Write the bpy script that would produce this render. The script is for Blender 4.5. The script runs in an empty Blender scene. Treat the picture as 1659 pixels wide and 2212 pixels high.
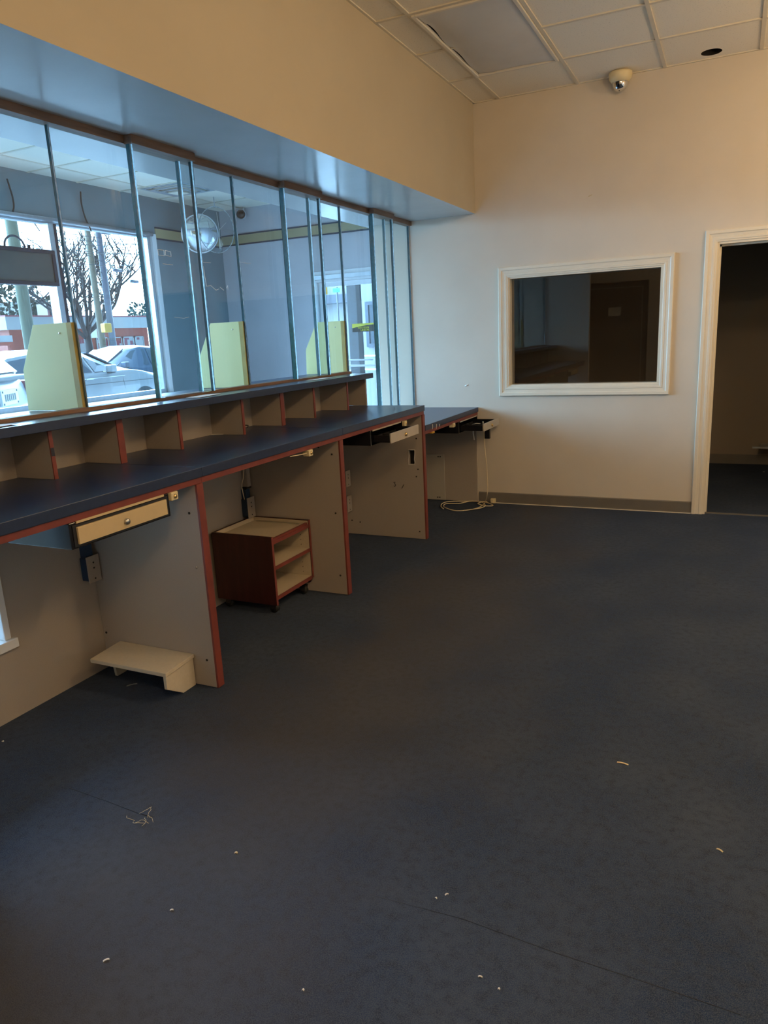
import bpy, bmesh, math, random
from mathutils import Vector, Matrix
random.seed(7)
S = bpy.context.scene
COL = S.collection
PI = math.pi

# ------------------------------------------------------------------ camera model (solved from the room's edges)
F = 1568.9176
RM = Matrix(((0.9044765413, 0.4238304096, -0.0478531887),
             (0.0579264926, -0.2332162505, -0.9706980488),
             (-0.4225715415, 0.8752016465, -0.2354896396)))   # world -> (right, down, forward)
CAM = Vector((0.0, -6.0864, 1.4861))
def W(ax, val, px, py):
    """point of the world plane ax=val seen at a photo pixel (used once, to measure positions)"""
    r = RM.transposed() @ Vector(((px-829.5)/F, (py-1106)/F, 1.0))
    i = 'xyz'.index(ax)
    return CAM + r*((val-CAM[i])/r[i])

# ------------------------------------------------------------------ materials
def nodes(m):
    m.use_nodes = True
    nt = m.node_tree; nt.nodes.clear()
    return nt, nt.nodes, nt.links
def mat(name, col, rough=0.6, metal=0.0, var=0.0, scale=8.0, bump=0.0, bscale=200.0, spec=0.5, col2=None, detail=4.0, stretch=None, bdist=0.002, thr=None):
    m = bpy.data.materials.new(name)
    nt, N, L = nodes(m)
    out = N.new('ShaderNodeOutputMaterial'); b = N.new('ShaderNodeBsdfPrincipled')
    L.new(b.outputs[0], out.inputs[0])
    b.inputs['Base Color'].default_value = (*col, 1); b.inputs['Roughness'].default_value = rough
    b.inputs['Metallic'].default_value = metal; b.inputs['Specular IOR Level'].default_value = spec
    tc = N.new('ShaderNodeTexCoord'); vec = tc.outputs['Object']
    if stretch:
        mp = N.new('ShaderNodeMapping'); mp.inputs['Scale'].default_value = stretch
        L.new(vec, mp.inputs[0]); vec = mp.outputs[0]
    if var > 0 or col2:
        n = N.new('ShaderNodeTexNoise'); n.inputs['Scale'].default_value = scale; n.inputs['Detail'].default_value = detail
        L.new(vec, n.inputs['Vector'])
        mx = N.new('ShaderNodeMix'); mx.data_type = 'RGBA'
        c2 = col2 if col2 else tuple(max(0, c*(1-var)) for c in col)
        mx.inputs[6].default_value = (*col, 1); mx.inputs[7].default_value = (*c2, 1)
        mr = N.new('ShaderNodeMapRange')
        lo, hi = thr if thr else (0.35, 0.65)
        mr.inputs[1].default_value = lo; mr.inputs[2].default_value = hi
        L.new(n.outputs[0], mr.inputs[0]); L.new(mr.outputs[0], mx.inputs[0]); L.new(mx.outputs[2], b.inputs['Base Color'])
    if bump > 0:
        n2 = N.new('ShaderNodeTexNoise'); n2.inputs['Scale'].default_value = bscale; n2.inputs['Detail'].default_value = 2
        L.new(vec, n2.inputs['Vector'])
        bp = N.new('ShaderNodeBump'); bp.inputs['Strength'].default_value = bump; bp.inputs['Distance'].default_value = bdist
        L.new(n2.outputs[0], bp.inputs['Height']); L.new(bp.outputs[0], b.inputs['Normal'])
    return m
def glass_mat(name, tint, refl=1.0, rough=0.0):
    m = bpy.data.materials.new(name); nt, N, L = nodes(m)
    out = N.new('ShaderNodeOutputMaterial'); tr = N.new('ShaderNodeBsdfTransparent'); gl = N.new('ShaderNodeBsdfGlossy')
    mx = N.new('ShaderNodeMixShader')
    tr.inputs[0].default_value = (*tint, 1); gl.inputs['Roughness'].default_value = rough
    g = N.new('ShaderNodeNewGeometry'); d = N.new('ShaderNodeVectorMath'); d.operation = 'DOT_PRODUCT'
    L.new(g.outputs['Normal'], d.inputs[0]); L.new(g.outputs['Incoming'], d.inputs[1])
    def mth(op, a, b):
        n = N.new('ShaderNodeMath'); n.operation = op
        for i, v in enumerate((a, b)):
            if v is None: continue
            if isinstance(v, (int, float)): n.inputs[i].default_value = v
            else: L.new(v, n.inputs[i])
        return n.outputs[0]
    a = mth('ABSOLUTE', d.outputs['Value'], None)
    p = mth('POWER', mth('SUBTRACT', 1.0, a), 5.0)
    fr = mth('MULTIPLY', mth('ADD', mth('MULTIPLY', p, 0.96), 0.04), refl)
    L.new(fr, mx.inputs[0]); L.new(tr.outputs[0], mx.inputs[1]); L.new(gl.outputs[0], mx.inputs[2]); L.new(mx.outputs[0], out.inputs[0])
    return m

M = {}
M['wall'] = mat('cream_wall_paint', (.68, .61, .51), .75, var=.05, scale=2.5, bump=.08, bscale=260)
M['bulkhead'] = mat('darkened_wall_paint', (.53, .46, .34), .75, var=.05, scale=2.5, bump=.08, bscale=260)  # same paint as the walls, darkened to stand for dimmer lamplight
M['soffit'] = mat('soffit_paint', (.62, .62, .60), .24, var=.06, scale=3, bump=.05, bscale=200)
M['street_wall'] = mat('shaded_lobby_paint', (.19, .25, .28), .45, var=.12, scale=2)  # lobby paint with the shade of the backlit wall put into its colour
M['lobby_wall'] = mat('grey_lobby_paint', (.56, .56, .60), .6, var=.08, scale=2, bump=.05)
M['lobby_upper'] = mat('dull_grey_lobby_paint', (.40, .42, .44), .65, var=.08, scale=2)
M['tile'] = mat('acoustic_tile', (.88, .82, .70), .9, var=.30, scale=120, thr=(.60, .72), bump=.25, bscale=160, bdist=.003)
M['grid'] = mat('ceiling_grid_white', (.72, .66, .54), .5, var=.05)
M['diffuser'] = mat('troffer_diffuser', (.66, .67, .68), .35, var=.05, scale=6, bump=.15, bscale=300, spec=.4)
M['frame_white'] = mat('troffer_frame', (.74, .70, .62), .4)
M['trim'] = mat('cream_gloss_trim', (.80, .73, .60), .4, var=.03)
M['base'] = mat('grey_vinyl_base', (.17, .155, .135), .5, var=.1)
M['panel'] = mat('beige_melamine', (.41, .362, .312), .5, var=.08, scale=350, bump=.04, bscale=500)
M['panel_grey'] = mat('grey_melamine', (.46, .43, .37), .5, var=.08, scale=350)
M['navy'] = mat('navy_laminate', (.021, .036, .092), .30, var=.18, scale=40, bump=.03, bscale=700, spec=.55)
M['redband'] = mat('red_edge_band', (.22, .050, .038), .45, var=.2, scale=14)
M['cherry'] = mat('cherry_laminate', (.055, .013, .0115), .38, var=.35, scale=5, stretch=(6, 6, .5))
M['cream_lam'] = mat('cream_laminate', (.55, .47, .345), .5, var=.05, scale=60)
M['step'] = mat('almond_laminate', (.68, .60, .46), .45, var=.05, scale=80)
M['brownwood'] = mat('brown_wood_trim', (.25, .155, .105), .5, var=.3, scale=6, stretch=(8, 1, 8))
M['yellow'] = mat('pale_yellow_board', (.80, .78, .36), .5, var=.08, scale=3)
M['yelledge'] = mat('ochre_edge', (.50, .36, .07), .5, var=.2, scale=10)
M['black'] = mat('black_metal', (.012, .012, .016), .18, var=.2, scale=30)
M['blackplastic'] = mat('black_plastic', (.018, .018, .02), .45)
M['drawerface'] = mat('tan_drawer_face', (.66, .52, .30), .4, var=.04, scale=30)
M['drawergrey'] = mat('grey_tan_drawer_face', (.50, .44, .36), .4, var=.04, scale=30)
M['steel'] = mat('brushed_steel', (.6, .58, .52), .28, metal=1)
M['brass'] = mat('brass', (.75, .55, .25), .3, metal=1)
M['chrome'] = mat('chrome', (.8, .8, .8), .06, metal=1)
M['ivory'] = mat('ivory_plastic', (.78, .66, .40), .4)
M['cable'] = mat('cream_cable', (.80, .68, .46), .5)
M['blue_grey_box'] = mat('blue_outlet_box', (.02, .05, .11), .5)
M['paper'] = mat('paper', (.82, .80, .76), .8, var=.06, scale=30)
M['straw'] = mat('straw_scrap', (.70, .58, .36), .8)
M['glass'] = glass_mat('partition_glass', (.945, .985, .995))
M['glass_clear'] = glass_mat('window_glass', (.94, .97, .98))
M['glass_dark'] = glass_mat('office_window_glass', (.80, .80, .80), 1.35)
M['glass_edge'] = mat('teal_glass_edge', (.03, .125, .15), .12, spec=.8, var=.3, scale=40)
def highlight_glass():
    m = bpy.data.materials.new('glass_highlight'); nt, N, L = nodes(m)
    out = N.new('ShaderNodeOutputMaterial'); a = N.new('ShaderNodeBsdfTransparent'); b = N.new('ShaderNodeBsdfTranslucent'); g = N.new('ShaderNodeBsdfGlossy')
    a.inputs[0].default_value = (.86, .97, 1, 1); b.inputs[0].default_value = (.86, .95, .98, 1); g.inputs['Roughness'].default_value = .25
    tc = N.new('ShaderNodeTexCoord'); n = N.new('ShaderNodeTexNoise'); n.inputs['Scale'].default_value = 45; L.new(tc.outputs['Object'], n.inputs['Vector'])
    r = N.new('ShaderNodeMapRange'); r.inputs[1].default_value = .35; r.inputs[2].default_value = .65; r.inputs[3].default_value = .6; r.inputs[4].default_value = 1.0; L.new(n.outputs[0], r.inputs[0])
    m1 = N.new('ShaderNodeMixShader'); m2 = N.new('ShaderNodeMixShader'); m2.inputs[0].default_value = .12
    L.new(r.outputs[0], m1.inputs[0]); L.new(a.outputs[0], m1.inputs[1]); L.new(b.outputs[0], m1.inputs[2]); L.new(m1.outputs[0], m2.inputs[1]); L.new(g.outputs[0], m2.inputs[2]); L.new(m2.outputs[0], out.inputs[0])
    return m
M['pale_glass'] = highlight_glass()
M['clear_plastic'] = glass_mat('clear_plastic', (.84, .90, .92), 1.6, .03)
M['alum'] = mat('aluminium_frame', (.52, .56, .60), .35, metal=.6, var=.1, scale=20)
M['alum_white'] = mat('white_door_frame', (.78, .80, .82), .4)
M['slate_frame'] = mat('dark_slate_frame', (.022, .026, .045), .5)
M['sign_back'] = mat('grey_sign_panel', (.085, .098, .095), .4, var=.15, scale=6)
M['stripe_gold'] = mat('gold_stripe', (.40, .34, .20), .5)
M['stripe_dark'] = mat('dark_stripe', (.03, .04, .07), .5)
M['darkroom'] = mat('unlit_office_paint', (.30, .25, .19), .8)  # tan wall paint darkened, the room's lack of light is in the colour
M['lobby_floor'] = mat('lobby_tile', (.52, .52, .54), .4, var=.2, scale=3)
M['door_brown'] = mat('brown_door', (.20, .12, .07), .5, var=.2, scale=4, stretch=(6, 6, .6))
M['rubber'] = mat('black_rubber', (.012, .012, .012), .6)
M['dark_hole'] = mat('dark_recess', (.015, .013, .012), .9)
# outdoors (modest reflectances: overcast winter street)
M['asphalt'] = mat('asphalt', (.36, .36, .37), .85, var=.2, scale=1.5)
M['silver_paint'] = mat('silver_car_paint', (.23, .26, .28), .25, metal=.15, spec=.6)
M['white_paint'] = mat('white_car_paint', (.30, .32, .34), .25, spec=.6)
M['slate_paint'] = mat('slate_car_paint', (.045, .075, .12), .4, spec=.3)
M['car_glass'] = mat('car_glass', (.02, .045, .07), .08, spec=.9)
M['car_dark'] = mat('car_dark_trim', (.03, .035, .04), .5)
M['tyre'] = mat('tyre', (.02, .02, .02), .8)
M['lamp_red'] = mat('tail_lamp_red', (.22, .03, .04), .2)
M['pole_wood'] = mat('weathered_pole', (.135, .15, .105), .85, var=.3, scale=6, stretch=(4, 4, .4))
M['pole_tan'] = mat('tan_pole', (.15, .135, .10), .85, var=.3, scale=6, stretch=(4, 4, .4))
M['pole_blue'] = mat('steel_pole', (.075, .09, .12), .5, var=.1)
M['bark'] = mat('bark', (.035, .035, .036), .9, var=.3)
M['leaf'] = mat('evergreen_leaf', (.045, .065, .045), .8, var=.4, scale=2)
M['fascia'] = mat('white_fascia', (.33, .34, .34), .6, var=.05, scale=.6)
M['orange'] = mat('orange_red_paint', (.30, .055, .025), .6, var=.12, scale=.8)
M['pinkline'] = mat('red_roof_trim', (.26, .045, .055), .6)
M['roof_brown'] = mat('brown_shingle', (.07, .062, .062), .9, var=.2, scale=3)
M['yellow_box'] = mat('yellow_signal_box', (.40, .23, .006), .5)
M['brick_dark'] = mat('dark_stone_pier', (.055, .065, .075), .8, var=.35, scale=7)
M['white_ext'] = mat('white_exterior_wall', (.30, .31, .32), .7, var=.06)
M['green_sign'] = mat('green_sign', (.02, .35, .25), .5)
M['amber'] = mat('amber_signal', (.65, .35, .04), .5)
M['sign_yellow'] = mat('sign_yellow', (.72, .68, .06), .45)
M['sign_black'] = mat('sign_black', (.03, .03, .025), .45)
def poster_mat():
    m = bpy.data.materials.new('red_white_window_posters'); nt, N, L = nodes(m)
    out = N.new('ShaderNodeOutputMaterial'); b = N.new('ShaderNodeBsdfPrincipled'); L.new(b.outputs[0], out.inputs[0])
    tc = N.new('ShaderNodeTexCoord'); v = N.new('ShaderNodeTexVoronoi'); v.distance = 'CHEBYCHEV'; v.inputs['Scale'].default_value = 3.2
    mp = N.new('ShaderNodeMapping'); mp.inputs['Scale'].default_value = (1, 1, .55)
    L.new(tc.outputs['Object'], mp.inputs[0]); L.new(mp.outputs[0], v.inputs['Vector'])
    r = N.new('ShaderNodeValToRGB'); r.color_ramp.interpolation = 'CONSTANT'
    e = r.color_ramp.elements; e[0].color = (.20, .025, .04, 1); e[1].position = .42; e[1].color = (.30, .29, .29, 1)
    L.new(v.outputs['Distance'], r.inputs[0]); L.new(r.outputs[0], b.inputs['Base Color']); b.inputs['Roughness'].default_value = .5
    return m
M['poster'] = poster_mat()
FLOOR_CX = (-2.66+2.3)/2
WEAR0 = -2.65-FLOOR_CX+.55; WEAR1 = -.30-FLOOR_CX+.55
def carpet_mat():
    m = bpy.data.materials.new('navy_carpet'); nt, N, L = nodes(m)
    out = N.new('ShaderNodeOutputMaterial'); b = N.new('ShaderNodeBsdfPrincipled'); L.new(b.outputs[0], out.inputs[0])
    b.inputs['Roughness'].default_value = .95; b.inputs['Specular IOR Level'].default_value = .12
    tc = N.new('ShaderNodeTexCoord'); P = tc.outputs['Object']
    def noise(sc, det, lo, hi):
        n = N.new('ShaderNodeTexNoise'); n.inputs['Scale'].default_value = sc; n.inputs['Detail'].default_value = det
        L.new(P, n.inputs['Vector']); mr = N.new('ShaderNodeMapRange')
        mr.inputs[1].default_value = lo; mr.inputs[2].default_value = hi
        L.new(n.outputs[0], mr.inputs[0]); return mr.outputs[0], n
    def mix(f, a, c):
        x = N.new('ShaderNodeMix'); x.data_type = 'RGBA'
        L.new(f, x.inputs[0])
        for k, v in ((6, a), (7, c)):
            if isinstance(v, tuple): x.inputs[k].default_value = (*v, 1)
            else: L.new(v, x.inputs[k])
        return x.outputs[2]
    f1, _ = noise(2.2, 6, .35, .68)
    c = mix(f1, (.014, .033, .082), (.046, .066, .108))
    f2, _ = noise(34, 3, .42, .75)
    c = mix(f2, c, (.018, .027, .052))
    f3, n3 = noise(420, 2, .35, .8)
    c = mix(f3, c, (.088, .106, .140))
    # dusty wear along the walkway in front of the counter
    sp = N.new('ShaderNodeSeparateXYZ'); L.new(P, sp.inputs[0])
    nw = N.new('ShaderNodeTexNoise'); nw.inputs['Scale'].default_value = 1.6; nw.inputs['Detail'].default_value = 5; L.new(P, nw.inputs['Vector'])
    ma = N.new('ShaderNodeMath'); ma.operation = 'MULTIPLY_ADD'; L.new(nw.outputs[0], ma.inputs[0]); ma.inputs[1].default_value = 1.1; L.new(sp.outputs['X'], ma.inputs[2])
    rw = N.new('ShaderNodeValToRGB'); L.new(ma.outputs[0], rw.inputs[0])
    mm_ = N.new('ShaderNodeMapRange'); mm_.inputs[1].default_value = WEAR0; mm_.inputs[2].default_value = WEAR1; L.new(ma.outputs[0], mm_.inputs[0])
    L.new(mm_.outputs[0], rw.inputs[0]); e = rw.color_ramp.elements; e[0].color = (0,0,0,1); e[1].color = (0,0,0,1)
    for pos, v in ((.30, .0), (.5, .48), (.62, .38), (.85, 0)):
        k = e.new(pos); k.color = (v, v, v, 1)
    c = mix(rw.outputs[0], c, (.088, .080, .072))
    L.new(c, b.inputs['Base Color'])
    bp = N.new('ShaderNodeBump'); bp.inputs['Strength'].default_value = .5; bp.inputs['Distance'].default_value = .004
    L.new(n3.outputs[0], bp.inputs['Height']); L.new(bp.outputs[0], b.inputs['Normal'])
    return m
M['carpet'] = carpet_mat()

# ------------------------------------------------------------------ mesh builder
class MB:
    def __init__(self): self.v = []; self.f = []; self.mi = []; self.sm = []
    def add(self, vs, fs, mi=0, sm=False):
        o = len(self.v); self.v += [tuple(p) for p in vs]
        for f in fs: self.f.append([i+o for i in f]); self.mi.append(mi); self.sm.append(sm)
        return self
    def box(self, x0, x1, y0, y1, z0, z1, mi=0):
        if x0 > x1: x0, x1 = x1, x0
        if y0 > y1: y0, y1 = y1, y0
        if z0 > z1: z0, z1 = z1, z0
        v = [(x0,y0,z0),(x1,y0,z0),(x1,y1,z0),(x0,y1,z0),(x0,y0,z1),(x1,y0,z1),(x1,y1,z1),(x0,y1,z1)]
        return self.add(v, [(0,3,2,1),(4,5,6,7),(0,1,5,4),(1,2,6,5),(2,3,7,6),(3,0,4,7)], mi)
    def prism(self, poly, ax, a, b, mi=0):
        """poly: 2-D points in the other two axes (cyclic order x,y,z without ax), extruded a..b along ax"""
        i = 'xyz'.index(ax); o = [k for k in range(3) if k != i]
        def p(q, t):
            r = [0,0,0]; r[o[0]] = q[0]; r[o[1]] = q[1]; r[i] = t; return r
        n = len(poly); v = [p(q, a) for q in poly]+[p(q, b) for q in poly]
        f = [tuple(range(n)), tuple(range(2*n-1, n-1, -1))]+[(k, k+n, (k+1) % n+n, (k+1) % n) for k in range(n)]
        return self.add(v, f, mi)
    def tube(self, pts, r, n=8, mi=0, closed=False):
        pts = [Vector(p) for p in pts]; rs = r if isinstance(r, (list, tuple)) else [r]*len(pts)
        m = len(pts); vs = []; fs = []
        up = Vector((0,0,1)); prev = None
        for k in range(m):
            a = pts[k-1] if (k > 0 or closed) else pts[k]; b = pts[(k+1) % m] if (k < m-1 or closed) else pts[k]
            t = (b-a); t = t.normalized() if t.length > 1e-9 else Vector((0,0,1))
            if prev is None:
                prev = t.orthogonal().normalized()
            prev = (prev-t*prev.dot(t)); prev = prev.normalized() if prev.length > 1e-6 else t.orthogonal().normalized()
            q = t.cross(prev)
            for j in range(n):
                an = 2*PI*j/n; vs.append(pts[k]+(prev*math.cos(an)+q*math.sin(an))*rs[k])
        for k in range(m if closed else m-1):
            k2 = (k+1) % m
            for j in range(n): fs.append((k*n+j, k*n+(j+1) % n, k2*n+(j+1) % n, k2*n+j))
        if not closed: fs += [tuple(range(n-1,-1,-1)), tuple(range((m-1)*n, m*n))]
        return self.add(vs, fs, mi, True)
    def cyl(self, a, b, r, n=20, mi=0, r2=None):
        return self.tube([a, b], [r, r if r2 is None else r2], n, mi)
    def lathe(self, prof, c, axis=(0,0,1), n=24, mi=0):
        """prof: (radius, height along axis)"""
        ax = Vector(axis).normalized(); e = ax.orthogonal().normalized(); g = ax.cross(e); c = Vector(c)
        vs = []; fs = []
        for r, h in prof:
            for j in range(n):
                an = 2*PI*j/n; vs.append(c+ax*h+(e*math.cos(an)+g*math.sin(an))*max(r, 1e-5))
        for k in range(len(prof)-1):
            for j in range(n): fs.append((k*n+j, k*n+(j+1) % n, (k+1)*n+(j+1) % n, (k+1)*n+j))
        return self.add(vs, fs, mi, True)
    def build(self, name, m, parent=None, bevel=0.0, seg=2, origin=None):
        me = bpy.data.meshes.new(name)
        og = Vector(origin) if origin is not None else None
        if og is None and parent is None and self.v:
            xs = [p[0] for p in self.v]; ys = [p[1] for p in self.v]; zs = [p[2] for p in self.v]
            og = Vector(((min(xs)+max(xs))/2, (min(ys)+max(ys))/2, min(zs)))
        if og is None: og = Vector((0,0,0))
        me.from_pydata([tuple(Vector(p)-og) for p in self.v], [], self.f)
        for x in (m if isinstance(m, (list, tuple)) else [m]): me.materials.append(M[x] if isinstance(x, str) else x)
        me.polygons.foreach_set('material_index', self.mi); me.polygons.foreach_set('use_smooth', self.sm); me.update()
        bm = bmesh.new(); bm.from_mesh(me); bmesh.ops.recalc_face_normals(bm, faces=bm.faces); bm.to_mesh(me); bm.free()
        o = bpy.data.objects.new(name, me); COL.objects.link(o); o.location = og
        if parent is not None:
            o.parent = parent
            o.location = og - Vector(parent['_w'])
        o['_w'] = tuple(og)
        if bevel > 0:
            b = o.modifiers.new('bevel', 'BEVEL'); b.width = bevel; b.segments = seg; b.limit_method = 'ANGLE'; b.angle_limit = .7
        return o
def smooth_auto(o, ang=40):
    me = o.data
    me.polygons.foreach_set('use_smooth', [True]*len(me.polygons))
    me.set_sharp_from_angle(angle=math.radians(ang))
def tag(o, label=None, cat=None, group=None, kind=None):
    if label: o['label'] = label
    if cat: o['category'] = cat
    if group: o['group'] = group
    if kind: o['kind'] = kind
    return o
def thing(name, loc, label, cat, group=None):
    o = bpy.data.objects.new(name, None); COL.objects.link(o); o.location = loc; o['_w'] = tuple(loc); o.empty_display_size = .05
    return tag(o, label, cat, group)
def struct(name, mb, m, bevel=0, label=None):
    o = mb.build(name, m, bevel=bevel); o['kind'] = 'structure'
    if label: o['label'] = label
    return o
def frame_sweep(mb, rect, prof, normal_y, y, sides=4):
    """mitred moulding round rect (x0,x1,z0,z1) in a plane y=const; prof = (offset outwards, height off the wall)"""
    x0, x1, z0, z1 = rect
    rings = []
    for d, h in prof:
        yy = y+normal_y*h
        if sides == 4: rings.append([(x0-d,yy,z0-d),(x1+d,yy,z0-d),(x1+d,yy,z1+d),(x0-d,yy,z1+d)])
        else: rings.append([(x0-d,yy,z0),(x0-d,yy,z1+d),(x1+d,yy,z1+d),(x1+d,yy,z0)])
    vs = [p for r in rings for p in r]; fs = []
    for k in range(len(rings)-1):
        for j in range(4 if sides == 4 else 3):
            j2 = (j+1) % 4; fs.append((k*4+j, k*4+j2, (k+1)*4+j2, (k+1)*4+j))
    mb.add(vs, fs)

# ------------------------------------------------------------------ ROOM SHELL
CEIL = 3.235; BX = -1.98; SX = -2.99; GX = -2.58; LOBX = -6.34; LOBY = 2.42; LC = 3.2
RX = 2.3; BY = -6.75
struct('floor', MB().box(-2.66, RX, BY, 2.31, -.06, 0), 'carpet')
# far wall with the office window and the doorway
WX0, WX1, WZ0, WZ1 = -1.703, -.517, 1.022, 1.900
DX0, DX1, DZ = -.150, .765, 2.030
w = MB()
for a, b, c, d in ((-2.95, WX0, 0, 3.35), (WX0, WX1, 0, WZ0), (WX0, WX1, WZ1, 3.35), (WX1, DX0, 0, 3.35), (DX0, DX1, DZ, 3.35), (DX1, RX, 0, 3.35)):
    w.box(a, b, 0, .13, c, d)
struct('wall_far', w, 'wall')
struct('wall_right', MB().box(RX, RX+.12, BY, 2.31, 0, 3.35), 'wall')
w = MB(); w.box(-2.76, RX, BY-.12, BY, 0, 3.35)
struct('wall_back', w, 'wall')
struct('wall_return', MB().box(-3.1, -1.93, -5.06, -4.96, 0, 3.35), 'wall')
struct('wall_alcove', MB().box(-2.76, -2.64, BY, -5.06, 0, 3.35), 'wall')
# bulkhead over the partition, glossy painted underside
b = MB()
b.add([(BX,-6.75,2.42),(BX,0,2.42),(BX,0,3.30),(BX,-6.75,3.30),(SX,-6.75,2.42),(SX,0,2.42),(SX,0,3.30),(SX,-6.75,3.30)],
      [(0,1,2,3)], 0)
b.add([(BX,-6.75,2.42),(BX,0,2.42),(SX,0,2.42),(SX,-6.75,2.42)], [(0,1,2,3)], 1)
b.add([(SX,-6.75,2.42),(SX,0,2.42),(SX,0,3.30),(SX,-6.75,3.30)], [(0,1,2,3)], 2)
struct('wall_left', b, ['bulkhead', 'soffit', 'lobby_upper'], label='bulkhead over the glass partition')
# main ceiling
GXs = [-1.77+.6075*k for k in range(0, 8)]; GYs = [-.585-.604*k for k in range(0, 11)]
xs = [BX]+GXs[:7]+[RX]; ys = [0]+GYs[:11]+[BY]
HOLE = (-.252, -.128, .066)
c = MB()
def hole_tile(c, x0, x1, y0, y1, z, h):
    cx, cy, r = h; n = 32; ring = [(cx+r*math.cos(2*PI*k/n), cy+r*math.sin(2*PI*k/n), z) for k in range(n)]
    outer = []
    for k in range(n):
        a = 2*PI*k/n; dx, dy = math.cos(a), math.sin(a); t = 1e9
        if dx > 1e-9: t = min(t, (x1-cx)/dx)
        if dx < -1e-9: t = min(t, (x0-cx)/dx)
        if dy > 1e-9: t = min(t, (y1-cy)/dy)
        if dy < -1e-9: t = min(t, (y0-cy)/dy)
        outer.append((cx+dx*t, cy+dy*t, z))
    c.add(ring+outer, [(k, (k+1) % n, n+(k+1) % n, n+k) for k in range(n)])
    for (px, py) in ((x0,y0),(x1,y0),(x1,y1),(x0,y1)):      # corner fill
        ks = sorted(range(n), key=lambda k: (outer[k][0]-px)**2+(outer[k][1]-py)**2)[:2]
        c.add([(px,py,z), outer[ks[0]], outer[ks[1]]], [(0,1,2)])
for i in range(len(xs)-1):
    for j in range(len(ys)-1):
        x0, x1, y1, y0 = xs[i], xs[i+1], ys[j], ys[j+1]
        if -1.78 < x0 < -1.7 and -1.9 < (y0+y1)/2 < -.5: continue        # the light sits here
        if x0 < HOLE[0] < x1 and y0 < HOLE[1] < y1: hole_tile(c, x0, x1, y0, y1, CEIL+.006, HOLE)
        else: c.add([(x0,y0,CEIL+.006),(x1,y0,CEIL+.006),(x1,y1,CEIL+.006),(x0,y1,CEIL+.006)], [(0,1,2,3)])
ceil = struct('ceiling', c, 'tile')
g = MB()
for x in GXs[:7]: g.box(x-.012, x+.012, BY, 0, CEIL-.002, CEIL+.03)
for y in GYs[:11]:
    for i in range(len(xs)-1): g.box(xs[i]+(.012 if i else 0), xs[i+1]-.012, y-.012, y+.012, CEIL-.0015, CEIL+.03)
g.box(BX, BX+.016, BY, 0, CEIL-.001, CEIL+.03); g.box(BX, RX, -.016, 0, CEIL-.001, CEIL+.03)
go = g.build('ceiling_grid', 'grid', ceil); go['kind'] = 'structure'
h = MB(); h.lathe([(HOLE[2], CEIL+.006), (HOLE[2]+.003, CEIL+.02), (HOLE[2]+.002, CEIL+.14), (0, CEIL+.14)], (HOLE[0], HOLE[1], 0), n=32)
struct('ceiling_hole', h, 'dark_hole', label='round hole cut in a ceiling tile')
struct('ceiling_slab', MB().box(SX, RX+.1, BY, .1, 3.42, 3.5), 'dark_hole')

# unlit ceiling light
lt = thing('ceiling_light', (-1.47, -1.19, CEIL), 'unlit square ceiling light with a sagging grey plastic diffuser', 'light')
f = MB(); x0, x1, y0, y1 = -1.758, -1.177, -1.780, -.597
frame_pts = (x0, x1, y0, y1)
f.box(x0, x0+.022, y0, y1, CEIL-.012, CEIL+.012); f.box(x1-.022, x1, y0, y1, CEIL-.012, CEIL+.012)
f.box(x0+.022, x1-.022, y0, y0+.022, CEIL-.012, CEIL+.012); f.box(x0+.022, x1-.022, y1-.022, y1, CEIL-.012, CEIL+.012)
f.build('frame', 'frame_white', lt, bevel=.003)
h = MB(); h.box(x0, x1, y0, y1, CEIL+.09, CEIL+.10)
for a, b_, c_, d in ((x0, x0+.004, y0, y1), (x1-.004, x1, y0, y1), (x0, x1, y0, y0+.004), (x0, x1, y1-.004, y1)): h.box(a, b_, c_, d, CEIL+.012, CEIL+.09)
h.build('housing', 'slate_frame', lt)
d = MB(); nx, ny = 16, 28; vs = []; fs = []
for i in range(nx+1):
    for j in range(ny+1):
        u, v = i/nx, j/ny
        warp = .012*math.exp(-((u)/.10)**2)*(math.sin(v*PI*2.6)**2*.8+.2)*(1 if v > .12 else .3) + .008*math.exp(-((1-v)/.05)**2)*math.sin(u*PI)**2
        sag = -.020*math.sin(PI*u)*math.sin(PI*v)
        vs.append((x0+.024+(x1-x0-.048)*(u+.020*math.exp(-(u/.12)**2)*math.sin(v*PI*2.2)**2), y0+.024+(y1-y0-.048)*v, CEIL-.004+sag+warp))
for i in range(nx):
    for j in range(ny): a = i*(ny+1)+j; fs.append((a, a+1, a+ny+2, a+ny+1))
d.add(vs, fs, 0, True); d.build('diffuser', 'diffuser', lt)

# casing of the office window
prof = [(0,0),(0,.012),(.010,.013),(.014,.016),(.028,.017),(.031,.014),(.052,.017),(.058,.022),(.078,.023),(.083,.017),(.083,0)]
win = bpy.data.objects.new('window_1', None); COL.objects.link(win); win.location = (-1.11, 0, WZ0); win['_w'] = (-1.11, 0, WZ0)
win['kind'] = 'structure'; win['label'] = 'dark office window in the far wall'
cs = MB(); frame_sweep(cs, (WX0, WX1, WZ0, WZ1), prof, -1, 0); cs.build('window_casing', 'trim', win)
rv = MB(); t = .012
rv.box(WX0, WX0+t, -.004, .13, WZ0, WZ1); rv.box(WX1-t, WX1, -.004, .13, WZ0, WZ1); rv.box(WX0+t, WX1-t, -.004, .13, WZ0, WZ0+t); rv.box(WX0+t, WX1-t, -.004, .13, WZ1-t, WZ1)
rv.build('window_jamb', 'trim', win)
MB().box(WX0+t, WX1-t, .055, .061, WZ0+t, WZ1-t).build('window_pane', 'glass_dark', win)
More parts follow.
